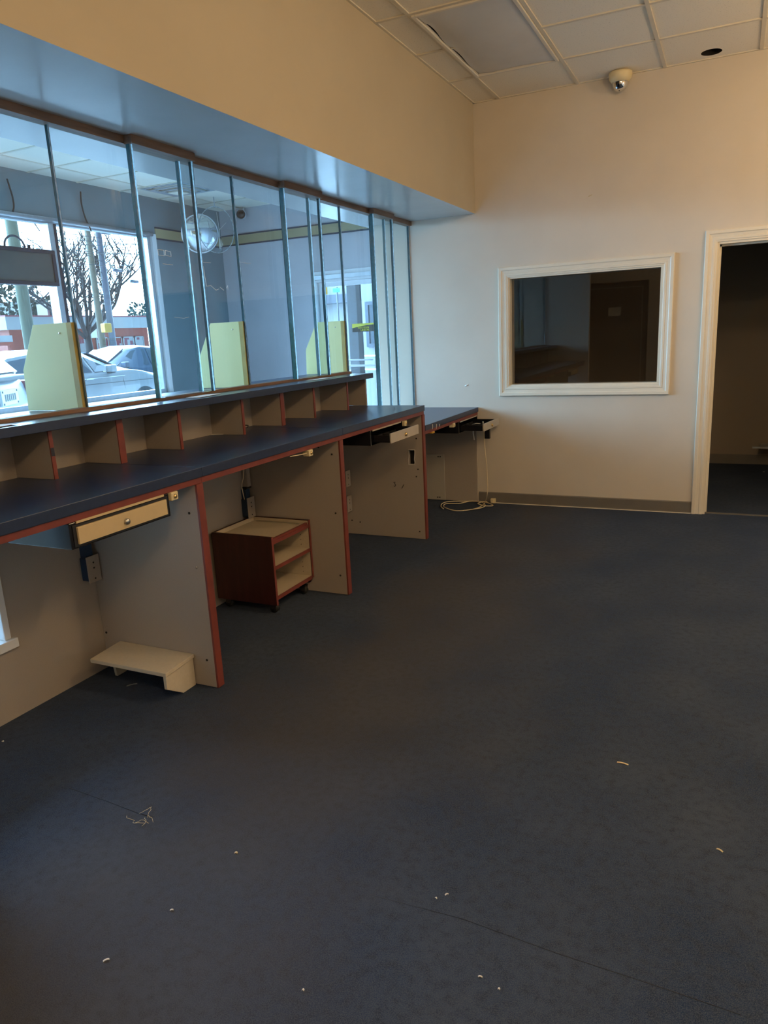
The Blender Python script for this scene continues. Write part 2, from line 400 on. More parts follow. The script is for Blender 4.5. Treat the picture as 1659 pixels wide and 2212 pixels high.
# doorway casing
dr = bpy.data.objects.new('door_1', None); COL.objects.link(dr); dr.location = (DX0, 0, 0); dr['_w'] = (DX0, 0, 0)
dr['kind'] = 'structure'; dr['label'] = 'open doorway with cream casing'
cs = MB(); frame_sweep(cs, (DX0, DX1, 0, DZ), prof, -1, 0, 3); cs.build('door_casing', 'trim', dr)
rv = MB(); rv.box(DX0, DX0+.016, -.003, .14, 0, DZ); rv.box(DX1-.016, DX1, -.003, .14, 0, DZ); rv.box(DX0+.016, DX1-.016, -.003, .14, DZ-.016, DZ)
rv.box(DX0+.016, DX0+.028, .05, .09, 0, DZ-.016); rv.box(DX0+.016, DX1-.016, .05, .09, DZ-.028, DZ-.016)
rv.build('door_jamb', 'trim', dr)
struct('baseboard_far', MB().prism([(0,.012),(-.010,.012),(-.008,.088),(-.004,.095),(0,.095)], 'x', -1.985, DX0-.084).box(-1.985, DX0-.084, -.013, 0, 0, .012), 'base')
struct('trim_1', MB().box(-1.86, DX0-.084, -.020, -.013, 0, .006), 'trim')
struct('trim_2', MB().box(DX0, DX1, .02, .05, 0, .006), 'base', label='door threshold strip')
# back office behind the dark window
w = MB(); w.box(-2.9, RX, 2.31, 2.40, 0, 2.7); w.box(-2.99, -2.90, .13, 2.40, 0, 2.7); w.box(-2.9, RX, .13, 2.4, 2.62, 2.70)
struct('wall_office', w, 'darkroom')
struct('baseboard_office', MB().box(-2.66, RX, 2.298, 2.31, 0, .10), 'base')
tag(MB().prism([(.225,.215),(.62,.222),(.62,.240),(.225,.232)], 'y', 1.99, 2.01).box(.30,.62,2.0,2.30,.21,.222).build('wall_shelf', 'alum'), 'narrow pale shelf board low on the dark office wall, seen through the doorway', 'shelf')

# knee wall below the glass, with the low pass-through opening near the camera
OY0, OY1, OZ0, OZ1 = -4.93, -4.232, .325, .88
k = MB()
k.box(-2.68, -2.64, OY1, -1.228, 0, .992); k.box(-2.68, -2.64, -1.228, 0, 0, .838); k.box(-2.68, -2.64, -4.96, OY0, 0, .992); k.box(-2.68, -2.64, OY0, OY1, 0, OZ0); k.box(-2.68, -2.64, OY0, OY1, OZ1, .992)
# far bay: cut lower behind the low counter
struct('wall_knee', k, 'panel', label='knee wall under the teller glass')
pt = thing('pass_through', (-2.66, -4.5, OZ0), 'low pass-through opening with white metal frame in the knee wall', 'opening')
fr = MB(); fr.box(-2.70, -2.632, OY1-.03, OY1, OZ0+.02, OZ1); fr.box(-2.70, -2.632, OY0, OY0+.03, OZ0+.02, OZ1); fr.box(-2.70, -2.632, OY0+.03, OY1-.03, OZ1-.03, OZ1)
fr.build('frame', 'alum_white', pt, bevel=.003)
MB().box(-2.72, -2.615, OY0-.02, OY1+.018, OZ0-.02, OZ0+.02).build('sill', 'alum_white', pt, bevel=.003)

# header track of the glass
struct('trim_3', MB().box(-2.60, -2.545, -4.96, 0, 2.385, 2.42), 'brownwood', label='brown wood track along the top of the glass')
for i, (a, b_) in enumerate(((-3.325, -2.885), (-2.062, -1.605), (-.828, -.455))):
    struct('trim_%d' % (4+i), MB().box(-2.545, -2.500, a, b_, 2.382, 2.42), 'brownwood', label='short brown track over a front pane')
struct('trim_7', MB().box(-2.605, -2.552, -4.96, -1.235, 1.227, 1.243), 'brownwood', label='brown wood channel along the foot of the glass')

# ------------------------------------------------------------------ glass panes
def pane(y0, y1, z0, z1, x, label, near=True, far=True, marks=()):
    r = thing('glass_pane', (x, (y0+y1)/2, z0), label, 'glass pane', 'clear panes of the teller partition')
    t = .011 if x > -2.55 else .008; e = .005
    MB().box(x-t, x+t, y0+e, y1-e, z0, z1).build('sheet', 'glass', r)
    for on, ya, yb, za, zb_ in ((near, y0, y0+e, y0, y0+.015), (far, y1-e, y1, y1-.014, y1)):
        if not on: continue
        if on == 'thin': za = yb - .006
        MB().box(x-t-.0005, x+t+.0005, ya, yb, z0, z1).build('edge', 'glass_edge', r)
        MB().box(x+t+.0005, x+t+.0020, za, zb_, z0, z1).build('bevel', 'pale_glass', r)  # pale strip whose colour stands in for light refracted at the edge
    rnd = random.Random(int(abs(y0)*1000))
    for kd, yy, zc in marks:
        q = MB(); X_ = x+t+.001; jit = lambda: rnd.uniform(-.006, .006)
        if kd == 'r': lines = [[(-.10,.09),(-.095,.05),(-.03,.052)], [(-.095,.03),(-.085,-.07)], [(-.085,-.07),(-.05,-.068),(-.01,-.088),(.02,-.08)], [(.03,-.07),(.06,-.086)], [(.09,-.075),(.10,-.06),(.10,-.085)]]
        elif kd == 's': lines = [[(-.045,.012),(-.045,-.012),(-.006,-.012),(-.006,.012),(-.045,.012)], [(.004,.012),(.045,.010),(.045,-.012),(.004,-.010),(.004,.012)], [(-.02,-.05),(.05,-.052)]]
        else: lines = [[(-.05,.004),(.02,-.002),(.06,.006)]]
        for ln in lines: q.tube([(X_, yy+a_+jit()*.4, zc+b_+jit()*.4) for a_, b_ in ln], .0016 if kd != 'l' else .0010, 4)
        q.build('tape_residue', 'paper', r)['kind'] = 'stuff'
ZB, ZT = 1.243, 2.388
pane(-4.95, -3.716, ZB, ZT, GX, 'clear back glass pane at the left end, behind the first yellow board', True, 'thin')
pane(-3.714, -3.246, ZB, ZT, GX, 'narrow back glass pane just right of the first yellow board', False)
pane(-3.322, -2.888, ZB, ZT, -2.528, 'front glass pane overlapping the gap between the first two yellow boards', marks=(('s', -3.17, 1.925), ('l', -3.10, 1.62)))
pane(-2.935, -2.482, ZB, ZT, GX, 'back glass pane in front of the middle yellow board', True, 'thin', marks=(('r', -2.72, 1.86),))
pane(-2.480, -1.985, ZB, ZT, GX, 'back glass pane just right of the middle yellow board', False, marks=(('l', -2.44, 1.93),))
pane(-2.058, -1.610, ZB, ZT, -2.528, 'front glass pane overlapping the gap before the third yellow board')
pane(-1.672, -1.234, ZB, ZT, GX, 'back glass pane in front of the third yellow board', True, 'thin')
pane(-1.232, -.740, .862, ZT, GX, 'tall back glass pane just past the end of the blue ledge', False)
pane(-.824, -.458, .862, ZT, -2.528, 'tall front glass pane nearest the far wall')
pane(-.502, -.004, .862, ZT, GX, 'tall back glass pane touching the far wall', True, 'thin')

# yellow privacy boards standing on the lobby side of the glass
def yboard(y, label, post=.036):
    r = thing('privacy_board', (-2.77, y, 1.229), label, 'divider board', 'yellow privacy boards behind the glass')
    MB().prism([(-2.612,1.229),(-2.612,1.607),(-2.818,1.607),(-2.924,1.412),(-2.932,1.229)], 'y', y-.010, y+.010).build('board', 'yellow', r, bevel=.001)
    MB().box(-2.612, -2.612+post-.006, y-.012, y+.012, 1.229, 1.607).build('edge_strip', 'yelledge', r)
    q = MB(); q.cyl((-2.66,y-.0105,1.565),(-2.66,y-.0125,1.565),.004,8); q.build('screw', 'steel', r)
yboard(-3.725, 'yellow clipped-corner board behind the glass, nearest, at the left')
yboard(-2.482, 'yellow clipped-corner board behind the glass, middle of the three')
yboard(-1.238, 'yellow clipped-corner board behind the glass, nearest the lobby door', .034)

# ------------------------------------------------------------------ counters
def worktop(y0, y1, z, label, red_end=False):
    r = thing('worktop', (-2.31, (y0+y1)/2, z-.04), label, 'countertop', 'navy teller worktops')
    MB().box(-2.638, -1.978, y0, y1, z-.040, z).build('top', 'navy', r, bevel=.002)
    MB().box(-2.02, -1.986, y0, y1, z-.066, z-.040).build('front_rail', 'redband', r)
worktop(-4.955, -3.7165, .991, 'navy worktop section with the closed cash drawer below it, nearest')
worktop(-3.7155, -2.4765, .991, 'navy worktop section above the red rolling cabinet')
worktop(-2.4755, -1.236, .991, 'navy worktop section over the open drawer, under the end of the ledge')
worktop(-1.233, -.004, .845, 'lower navy worktop against the far wall')

def support(y0, y1, z1, label, red=True, hole=None, screws=()):
    r = thing('support_panel', (-2.31, (y0+y1)/2, 0), label, 'panel', 'beige counter support panels')
    p = MB(); xf = -1.990 if red else -1.995
    if hole:
        a, b_, c_, d = hole
        p.box(-2.638, a, y0, y1, .004, z1); p.box(b_, xf, y0, y1, .004, z1); p.box(a, b_, y0, y1, .004, c_); p.box(a, b_, y0, y1, d, z1); MB().box(a+.0005, b_-.0005, y1-.010, y1-.001, c_+.0005, d-.0005).build('slot_shade_sheet', 'dark_hole', r)  # dark sheet closes the slot, standing in for the shade behind it
    else: p.box(-2.638, xf, y0, y1, .004, z1)
    p.build('board', 'panel', r)
    if red: MB().box(xf, xf+.010, y0, y1, .004, z1-.0005).build('edge_band', 'redband', r)
    for (x, z, mm) in screws:
        s = MB(); s.cyl((x, y0-.0015, z), (x, y0+.002, z), .0055, 10); s.build('screw', mm, r)
support(-3.757, -3.717, .925, 'beige support panel with red edge behind the footrest, nearest', screws=((-2.035,.80,'dark_hole'),(-2.03,.56,'steel'),(-2.03,.13,'dark_hole'),(-2.62,.18,'dark_hole')))
support(-2.517, -2.477, .925, 'beige support panel with red edge behind the red rolling cabinet', screws=((-2.035,.845,'dark_hole'),(-2.035,.50,'dark_hole'),(-2.03,.12,'dark_hole'),(-2.12,.885,'dark_hole')))
support(-1.277, -1.237, .925, 'beige end panel with a torn rectangular slot under the open drawer', hole=(-2.100,-2.052,.565,.670), screws=((-2.035,.755,'dark_hole'),(-2.03,.53,'dark_hole'),(-2.045,.475,'dark_hole'),(-2.035,.06,'dark_hole'),(-2.60,.11,'dark_hole'),(-2.53,.10,'dark_hole')))
support(-.015, -.003, .785, 'plain beige support panel flat against the far wall', red=False)
# torn rim of the slot and scuffs
q = MB(); y = -1.278
pts = [(-2.102,.563),(-2.101,.60),(-2.098,.63),(-2.100,.672),(-2.075,.671),(-2.050,.672),(-2.051,.64),(-2.056,.60),(-2.052,.58),(-2.058,.563)]
q.tube([(x, y, z) for x, z in pts], .0022, 5, closed=True); tag(q.build('torn_rim', 'paper'), 'torn pale paper rim round the slot in the end panel', 'torn edge')
q = MB(); q.tube([(-2.232,y,.425),(-2.218,y,.428),(-2.222,y,.415),(-2.214,y,.405),(-2.222,y,.394),(-2.230,y,.398)], .0022, 5)
tag(q.build('scratch', 'dark_hole'), 'curly dark gouge on the end panel below the open drawer', 'scratch')
q = MB(); q.tube([(-2.148,y,.412),(-2.158,y,.395),(-2.166,y,.382)], .0022, 5); tag(q.build('scratch', 'dark_hole'), 'short slanted dark gouge on the end panel right of the curly one', 'scratch')
ap = thing('access_panel', (-2.46, -.025, 0), 'grey board with four bolts standing under the low counter', 'panel')
MB().box(-2.62, -2.300, -.030, -.017, .006, .424).build('board', 'panel_grey', ap, bevel=.0015)
for x, z in ((-2.355,.405),(-2.335,.405),(-2.37,.03),(-2.35,.03)):
    MB().cyl((x,-.034,z),(x,-.028,z),.006,8).build('bolt', 'dark_hole', ap)

# pigeonhole ledge
LY0 = -4.955
ph = thing('pigeonhole_ledge', (-2.5, -3.1, .991), 'long navy-topped ledge with beige pigeonholes standing on the counter', 'shelf')
MB().box(-2.945, -2.378, LY0, -1.228, 1.190, 1.227).build('ledge_top', 'navy', ph, bevel=.002)
MB().box(-2.68, -2.640, LY0, -1.228, .992, 1.190).build('back_panel', 'panel', ph)
def divider(y, th, mm='panel'):
    o = MB().box(-2.640, -2.425, y-th/2, y+th/2, .992, 1.190).build('divider', mm, ph)
    MB().box(-2.425, -2.420, y-th/2, y+th/2, .992, 1.190).build('edge_band', 'redband', o)
for y, th in ((-4.48,.018),(-4.066,.018),(-3.698,.036),(-3.310,.018),(-2.792,.018),(-2.395,.036),(-2.020,.018),(-1.562,.018)): divider(y, th)
MB().box(-2.640, -2.440, -1.246, -1.228, .992, 1.190).box(-2.440,-2.4385,-1.246,-1.228,.992,1.190).build('end_panel', 'panel', ph)
for y in (-4.03, -3.66, -3.28):
    MB().cyl((-2.641,y+.01,1.13),(-2.637,y+.01,1.13),.005,10).build('screw', 'steel', ph)
# label remnant on a divider edge
tag(MB().box(-2.4198,-2.4190,-4.074,-4.058,1.085,1.118).build('sticker', 'slate_frame'), 'worn grey sticker on the red edge of a pigeonhole divider', 'sticker')

# cash drawers
def cash_drawer(yc, z1, x_face, face, label, open_=False, wide=.49, back=-2.43):
    r = thing('cash_drawer', (-2.2, yc, z1-.09), label, 'cash drawer', 'black cash drawers under the counters')
    y0, y1 = yc-wide/2, yc+wide/2; z0 = z1-.092; xf = -1.984; t = .004
    hsg = MB()
    if open_:
        hsg.box(back, xf, y0, y0+t, z0, z1); hsg.box(back, xf, y1-t, y1, z0, z1); hsg.box(back, xf, y0+t, y1-t, z1-t, z1); hsg.box(back, back+t, y0+t, y1-t, z0, z1-t)
        hsg.box(back, xf, y0+t, y1-t, z0, z0+t)
    else:
        hsg.box(back, xf, y0, y1, z0, z1)
    hsg.build('housing', 'black', r, bevel=.003)
    MB().box(xf, xf+.004, y0+.03, y1-.03, z1-.006, z1+.002).build('top_lip', face, r)
    fh0, fh1 = z0+.014, z1-.018
    if open_:
        tr = MB(); a, b_ = y0+.028, y1-.028; xb = -2.30
        tr.box(xb, x_face-.004, a, b_, fh0+.004, fh0+.008); tr.box(xb, x_face-.004, a, a+.003, fh0+.008, fh1-.012); tr.box(xb, x_face-.004, b_-.003, b_, fh0+.008, fh1-.012)
        tr.build('tray', 'black', r)
        ins = MB()
        for k in range(1, 4): yy = a+(b_-a)*k/4; ins.box(xb, x_face-.02, yy-.0015, yy+.0015, fh0+.008, fh0+.028)
        ins.box(-2.02, -2.017, a+.003, b_-.003, fh0+.008, fh0+.028); ins.build('till_insert', 'blackplastic', r)
        hd = MB(); hd.box(xf, xf+.003, y0, y0+.004, z0, z1); hd.build('runner', 'steel', r)
    else:
        MB().box(xf, xf+.003, y0+.012, y1-.012, z0+.006, z1-.010).build('bezel', 'blackplastic', r)
    o = MB().box(x_face-.004, x_face+.006, y0+.026, y1-.026, fh0, fh1).build('front', face, r, bevel=.0015)
    kz = (fh0+fh1)/2-.004
    MB().lathe([(.0,.012),(.006,.012),(.011,.009),(.012,.004),(.012,0)], (x_face+.006, yc, kz), (1,0,0), 16).build('lock', 'steel' if not open_ else 'brass', o)
    return r
cash_drawer(-4.168, .924, -1.979, 'drawerface', 'closed black cash drawer with tan front under the nearest worktop', back=-2.30)
cash_drawer(-1.872, .924, -1.862, 'drawergrey', 'open black cash drawer beside the slotted end panel', True)
r4 = cash_drawer(-.262, .777, -1.786, 'drawergrey', 'open black cash drawer under the low worktop at the far wall', True)
MB().box(-1.83, -1.79, -.30, -.27, .615, .692).build('bracket', 'black', r4)

# push buttons under the rails
def push_button(y, z, x, label):
    r = thing('push_button', (x, y, z), label, 'button', 'ivory alarm buttons under the counter')
    MB().box(x-.03, x+.010, y-.020, y+.020, z-.020, z+.014).build('housing', 'ivory', r, bevel=.004)
    MB().lathe([(.0,.006),(.007,.005),(.009,0)], (x+.010, y, z-.004), (1,0,0), 14).build('button', 'brass', r)
push_button(-3.897, .911, -1.985, 'ivory push button right of the closed cash drawer')
push_button(-2.838, .911, -1.985, 'ivory push button under the rail above the rolling cabinet')
push_button(-1.585, .908, -1.985, 'ivory push button above the open drawer beside the end panel')
push_button(-.625, .772, -1.985, 'ivory push button left of the far open drawer')
wv = MB(); wv.tube([(-1.99,-2.86,.908),(-1.988,-2.93,.912),(-1.99,-3.02,.918)], .0025, 6); tag(wv.build('wire', 'cable'), 'thin cream wire running from the push button above the rolling cabinet', 'wire')
tag(MB().box(-2.02,-1.975,-1.105,-1.060,.768,.780).build('clip', 'amber', bevel=.002), 'small amber clip under the low worktop edge beside the end panel', 'clip')
for k, (yy, lb) in enumerate(((-1.10,'pale drip on the low worktop edge, nearest the end panel'),(-1.02,'pale drip on the low worktop edge, middle one'),(-.955,'pale drip on the low worktop edge, farthest from the end panel'))):
    q = MB(); q.tube([(-1.9765,yy,.838-.01*k),(-1.9762,yy+.004,.82),(-1.9765,yy-.003,.80-.008*(k == 1))], .0022, 5)
    tag(q.build('drip', 'paper'), lb, 'drip', 'drips on the low worktop edge')

# outlet boxes on the knee wall
def outlet(y, z, label, h=.125, wd=.072, x=-2.640, deep=.045, conduit=True):
    r = thing('outlet_box', (x, y, z-h/2), label, 'outlet', 'outlet boxes under the counters')
    MB().box(x, x+deep, y-wd/2+.006, y+wd/2-.006, z-h/2+.008, z+h/2-.008).build('back_box', 'blue_grey_box', r, bevel=.003)
    MB().box(x+deep, x+deep+.006, y-wd/2, y+wd/2, z-h/2, z+h/2).build('cover_plate', 'panel', r, bevel=.002)
    for dz in (.03, .005, -.045):
        MB().cyl((x+deep+.005, y, z+dz), (x+deep+.0068, y, z+dz), .0045, 8).build('screw_hole', 'dark_hole', r)
    if conduit: MB().box(x, x+.035, y-.022, y+.018, z+h/2-.008, z+h/2+.05).build('conduit', 'blue_grey_box', r)
outlet(-3.800, .515, 'beige outlet cover on a dark box under the closed cash drawer')
outlet(-2.565, .515, 'beige outlet cover on a dark box behind the red rolling cabinet')
outlet(-1.318, .447, 'upper beige outlet beside the slotted end panel, mostly hidden', conduit=False)
outlet(-1.318, .252, 'lower beige outlet beside the slotted end panel, mostly hidden', conduit=False)
cb = MB(); cb.box(-2.640, -2.595, -3.86, -3.79, .632, .71); tag(cb.build('junction_box', 'panel', bevel=.004), 'beige junction box just under the closed cash drawer', 'junction box')
rw = thing('raceway', (-2.62, -2.55, .64), 'short beige raceway stub with a wire above the rolling cabinet', 'raceway')
MB().box(-2.640, -2.600, -2.570, -2.535, .640, .790).build('cover', 'panel', rw, bevel=.003)
MB().box(-2.640, -2.603, -2.575, -2.530, .630, .640).build('end_cap', 'dark_hole', rw)
wr = MB(); wr.tube([(-2.60,-2.585,.78),(-2.605,-2.60,.70),(-2.615,-2.61,.66),(-2.60,-2.62,.60),(-2.61,-2.60,.57)], .0025, 6); wr.build('wire', 'cable', rw)
wb = thing('wire_bundle', (-2.5, -1.95, .70), 'tangle of black and white wires hanging behind the open drawer', 'wires')
for k, (mm, dx) in enumerate((('black',0),('paper',.02),('black',.05),('redband',.055),('paper',.035))):
    q = MB(); q.tube([(-2.40+dx*.4,-2.02+dx,.835),(-2.41+dx*.3,-2.01+dx*.6,.78),(-2.40+dx*.2,-2.03+dx,.73-.02*k),(-2.43,-2.05+dx*.5,.66)], .003, 6); q.build('wire', mm, wb)

# ------------------------------------------------------------------ red rolling cabinet
ct = thing('rolling_cabinet', (-2.42, -2.71, 0), 'red wood rolling cabinet with two open shelves and a cream sunken top', 'cabinet')
X0, X1, Y0, Y1 = -2.615, -2.212, -2.930, -2.522
sidepoly = [(X0,.062),(X1-.022,.062),(X1,.095),(X1,.452),(X0,.452)]
for ya, yb in ((Y0, Y0+.016), (Y1-.016, Y1)):
    fl = MB(); fl.prism([(X0,.058),(X1,.058),(X1,.452),(X0,.452)] if ya == Y0 else sidepoly, 'y', ya, yb); fl.build('side_panel', 'cherry', ct, bevel=.0015)
MB().box(X1, X1+.002, Y0, Y0+.016, .058, .452).build('edge_band', 'redband', ct); MB().box(X1, X1+.002, Y1-.016, Y1, .095, .452).build('edge_band', 'redband', ct)
q = MB(); q.box(X0, X0+.012, Y0+.016, Y1-.016, .062, .452); q.build('back_panel', 'cherry', ct)
q = MB(); q.box(X0+.012, X0+.014, Y0+.016, Y1-.016, .062, .45); q.box(X0+.014, X1-.004, Y1-.018, Y1-.016, .10, .448); q.box(X0+.014, X1-.004, Y0+.016, Y0+.018, .10, .448); q.build('lining', 'cream_lam', ct)
for nm, z, rz in (('top_tray', .408, .018), ('shelf', .262, .018), ('bottom_shelf', .088, .020)):
    o = MB().box(X0+.014, X1-.006, Y0+.018, Y1-.018, z, z+rz).build(nm, 'cream_lam', ct)
    MB().box(X1-.006, X1, Y0+.017, Y1-.017, z-.001, z+rz+.0005).build('edge_band', 'redband', o)
q = MB(); q.box(X1-.020, X1-.006, Y0+.02, Y1-.02, .426, .438); q.build('drawer_stop', 'redband', ct)
q = MB(); q.box(X0+.04, X1-.06, Y1-.030, Y1-.024, .427, .432); q.build('slide_rail', 'steel', ct)
for x in (X1-.045, X0+.05):
    for y in (Y0+.045, Y1-.05):
        c_ = thing('_', (x, y, 0), '', '')
        bpy.data.objects.remove(c_)
        m_ = MB(); m_.cyl((x,y-.013,.024),(x,y+.013,.024),.024,20); o = m_.build('caster', 'rubber', ct)
        m_ = MB(); m_.prism([(x-.016,.024),(x+.016,.024),(x+.020,.058),(x-.020,.058)], 'y', y-.017, y-.014).prism([(x-.016,.024),(x+.016,.024),(x+.020,.058),(x-.020,.058)], 'y', y+.014, y+.017).box(x-.02,x+.02,y-.017,y+.017,.054,.058); m_.build('fork', 'blackplastic', o)
for z in (.36, .33, .30, .22, .19, .16, .13):
    MB().cyl((X1-.06, Y1-.0185, z), (X1-.06, Y1-.0175, z), .0025, 8).build('pin_hole', 'dark_hole', ct)

# footrest
ft = thing('footrest', (-2.32, -3.84, 0), 'beige laminate footrest step against the nearest support panel', 'footrest')
q = MB(); A = (-2.533,-3.760,.150); q.add([(-2.535,-3.945,.122),(-2.098,-3.945,.122),(-2.098,-3.760,.133),(-2.535,-3.760,.133),(-2.535,-3.945,.140),(-2.098,-3.945,.140),(-2.098,-3.760,.151),(-2.535,-3.760,.151)],
      [(0,3,2,1),(4,5,6,7),(0,1,5,4),(1,2,6,5),(2,3,7,6),(3,0,4,7)]); q.build('step_board', 'step', ft, bevel=.002)
for x, sp in ((-2.112, [(-3.940,.124),(-3.762,.134),(-3.762,.001),(-3.845,.001),(-3.940,.062)]), (-2.525, [(-3.835,.128),(-3.762,.134),(-3.762,.001),(-3.820,.001)])):
    q = MB(); q.prism(sp, 'x', x-.008, x+.008); q.build('support', 'step', ft, bevel=.0015)

# cables
cab = thing('power_cord', (-2.0, -.2, 0), 'cream cord hanging from the far open drawer and coiled on the carpet', 'cord')
zz = lambda x, y: (910+x/8.732, 870+y/8.732)
hang = [(1180,530),(1192,700),(1200,900),(1230,1150),(1243,1400),(1250,1600),(1240,1750)]
pts = []
for k, p in enumerate(hang):
    pts.append(W('y', -.30+.10*k/6, *zz(*p)))
flo = [(1215,1860),(1160,1930),(1060,1985),(900,2020),(680,2038),(520,2005),(425,1960),(440,1915),(520,1900),(700,1900),(840,1875),(960,1855),(1110,1850),(1200,1845),(1300,1828)]
for p in flo: pts.append(W('z', .008, *zz(*p)))
def smooth(pts, n=4):
    out = []
    for i in range(len(pts)-1):
        p0 = pts[max(i-1,0)]; p1 = pts[i]; p2 = pts[i+1]; p3 = pts[min(i+2, len(pts)-1)]
        for k in range(n):
            t = k/n; out.append(.5*((2*p1)+(p2-p0)*t+(2*p0-5*p1+4*p2-p3)*t*t+(3*p1-p0-3*p2+p3)*t**3))
    return out+[pts[-1]]
def ground(ps, z=.004): return [Vector((p.x, min(p.y, -.02), max(p.z, z))) for p in ps]
MB().tube(ground(smooth(pts)), .0042, 7).build('hanging_loop', 'cable', cab)
flo2 = [(420,2000),(372,1955),(390,1905),(470,1872),(620,1858),(800,1858),(1000,1856),(1110,1862),(1230,1880),(1345,1925),(1330,1945),(1200,1945),(1090,1915),(1070,1895),(1140,1878),(1190,1910),(1200,1950),(1100,1990),(920,2015)]
MB().tube(ground(smooth([W('z', .013, *zz(*p)) for p in flo2]), .008), .0042, 7).build('floor_coil', 'cable', cab)
q = MB(); P0 = W('z', .01, *zz(1350,1890)); P0.y = -.035
q.box(P0.x-.022, P0.x+.020, P0.y-.02, P0.y+.010, .006, .046); q.build('plug', 'ivory', cab, bevel=.003)
q = MB()
for dz in (.014, .034): q.box(P0.x-.006, P0.x-.003, P0.y-.034, P0.y-.02, dz-.003, dz+.003)
q.build('prong', 'steel', cab)
q = MB(); q.tube([(-1.93,-.30,.69),(-1.935,-.29,.66),(-1.93,-.28,.60)], .006, 6); tag(q.build('wire', 'paper'), 'short white wire stub hanging under the far open drawer', 'wire')
# keys in far drawer
q = MB(); q.tube([(-1.93,-.33,.735),(-1.90,-.30,.742),(-1.87,-.29,.738)], .003, 6); q.cyl((-1.86,-.25,.722),(-1.86,-.25,.752),.007,10)
tag(q.build('keys', 'steel'), 'small bunch of keys lying in the far open drawer', 'keys')
# black cable loop on the counter
q = MB(); cx, cy = -2.545, -2.70
lp = [Vector((cx+.072*math.cos(a), cy+.062*math.sin(a), 1.012+.012*math.sin(a*1.0+.6))) for a in [2*PI*k/28 for k in range(29)]]
q.tube(lp, .0032, 7); q.tube([lp[16], (cx-.085, cy-.05, 1.00), (cx-.09, cy-.075, .996), (-2.635, cy-.09, 1.03)], .0032, 6)
tag(q.build('cable_loop', 'blackplastic'), 'loop of thin black cable lying on the counter before the pigeonholes', 'cable')
def slip(x, y, z, sx, sy, rot, label, mm='paper', th=.0012):
    c_, s_ = math.cos(rot), math.sin(rot); q = MB(); vs = []
    for zz_ in (z, z+th):
        for a, b_ in ((-sx,-sy),(sx,-sy),(sx,sy),(-sx,sy)): vs.append((x+a*c_-b_*s_, y+a*s_+b_*c_, zz_+(.002 if a > 0 and b_ > 0 else 0)))
    q.add(vs, [(0,3,2,1),(4,5,6,7),(0,1,5,4),(1,2,6,5),(2,3,7,6),(3,0,4,7)])
    return tag(q.build('paper_slip', mm), label, 'paper')
slip(-2.60, -2.80, .9925, .035, .02, .4, 'crumpled pale slip beside the black cable loop')
slip(-2.47, -3.05, 1.2285, .04, .10, .1, 'white paper strip on the ledge at the foot of the first front pane')
slip(-2.47, -1.86, 1.2285, .035, .10, -.1, 'white paper strip on the ledge at the foot of the second front pane')
slip(-2.46, -4.28, 1.2285, .045, .08, .1, 'pale paper strip on the ledge at the left end')

# ------------------------------------------------------------------ dome camera on the far ceiling edge
dc = thing('dome_camera', (-.848, -.085, CEIL), 'cream dome security camera on the ceiling at the far wall', 'camera')
MB().lathe([(.0,0),(.080,0),(.082,-.012),(.078,-.040),(.060,-.062),(.052,-.064)], (-.848,-.086,CEIL-.001), n=32).build('base', 'ivory', dc)
MB().lathe([(.053,-.055),(.053,-.068),(.050,-.088),(.040,-.106),(.024,-.118),(0,-.122)], (-.848,-.086,CEIL), n=28).build('dome', 'chrome', dc)
q = MB(); vs = []; n = 8
for i in range(5):
    for j in range(n+1):
        th = math.radians(-118+7*i); phi = math.radians(5+85*j/n)
        R_ = .0545; vs.append((-.848+R_*math.sin(phi)*math.cos(th), -.086+R_*math.sin(phi)*math.sin(th), CEIL-.068-R_*math.cos(phi)))
q.add(vs, [(i*(n+1)+j, i*(n+1)+j+1, (i+1)*(n+1)+j+1, (i+1)*(n+1)+j) for i in range(4) for j in range(n)], 0, True); q.build('lens_slot', 'black', dc)

for (px, py), nm, mm, lb in (((1275,423),'wall_scuff','straw','small brown scuff high on the far wall above the office window'), ((1008,833),'wall_spot','paper','small pale filler spot on the far wall left of the office window')):
    p = W('y', 0, px, py); q = MB(); q.tube([(p.x-.014,-.0012,p.z-.004),(p.x,-.0015,p.z+.002),(p.x+.014,-.0012,p.z+.006)], .0025 if nm == 'wall_scuff' else .005, 5); tag(q.build(nm, mm), lb, 'mark')

# ------------------------------------------------------------------ litter on the carpet
def scrap(x, y, l, wd, rot, label, mm='paper', grp='tiny paper scraps on the carpet'):
    l *= .85; wd *= .8; q = MB(); c_, s_ = math.cos(rot), math.sin(rot); vs = []
    for t in (0, .33, .66, 1):
        for sd in (-1, 1):
            for up in (0, 1):
                u = (t-.5)*l; v = sd*wd/2+(.2*wd if t in (.33, .66) else 0)
                vs.append((x+u*c_-v*s_, y+u*s_+v*c_, .0005+up*.002+.0015*math.sin(t*PI)))
    fs = []
    for i in range(3):
        a = i*4; b_ = a+4
        fs += [(a,a+1,b_+1,b_),(a+2,b_+2,b_+3,a+3),(a,b_,b_+2,a+2),(a+1,a+3,b_+3,b_+1)]
    fs += [(0,2,3,1),(12,13,15,14)]
    q.add(vs, fs); return tag(q.build('paper_scrap', mm), label, 'scrap', grp)
scrap(-.266, -3.726, .045, .007, -.1, 'straw-coloured sliver on the carpet, the longest, towards the doorway', 'straw')
scrap(.047, -4.073, .022, .006, -.5, 'small straw-coloured sliver on the carpet at the right edge', 'straw')
scrap(-1.263, -4.606, .010, .008, .3, 'round pale crumb on the carpet, left of the middle', 'straw')
scrap(-2.385, -3.867, .055, .008, .9, 'grey strip on the carpet under the footrest', 'alum')
scrap(-.621, -4.526, .012, .004, .9, 'white sliver on the carpet, right one of a close pair near the middle')
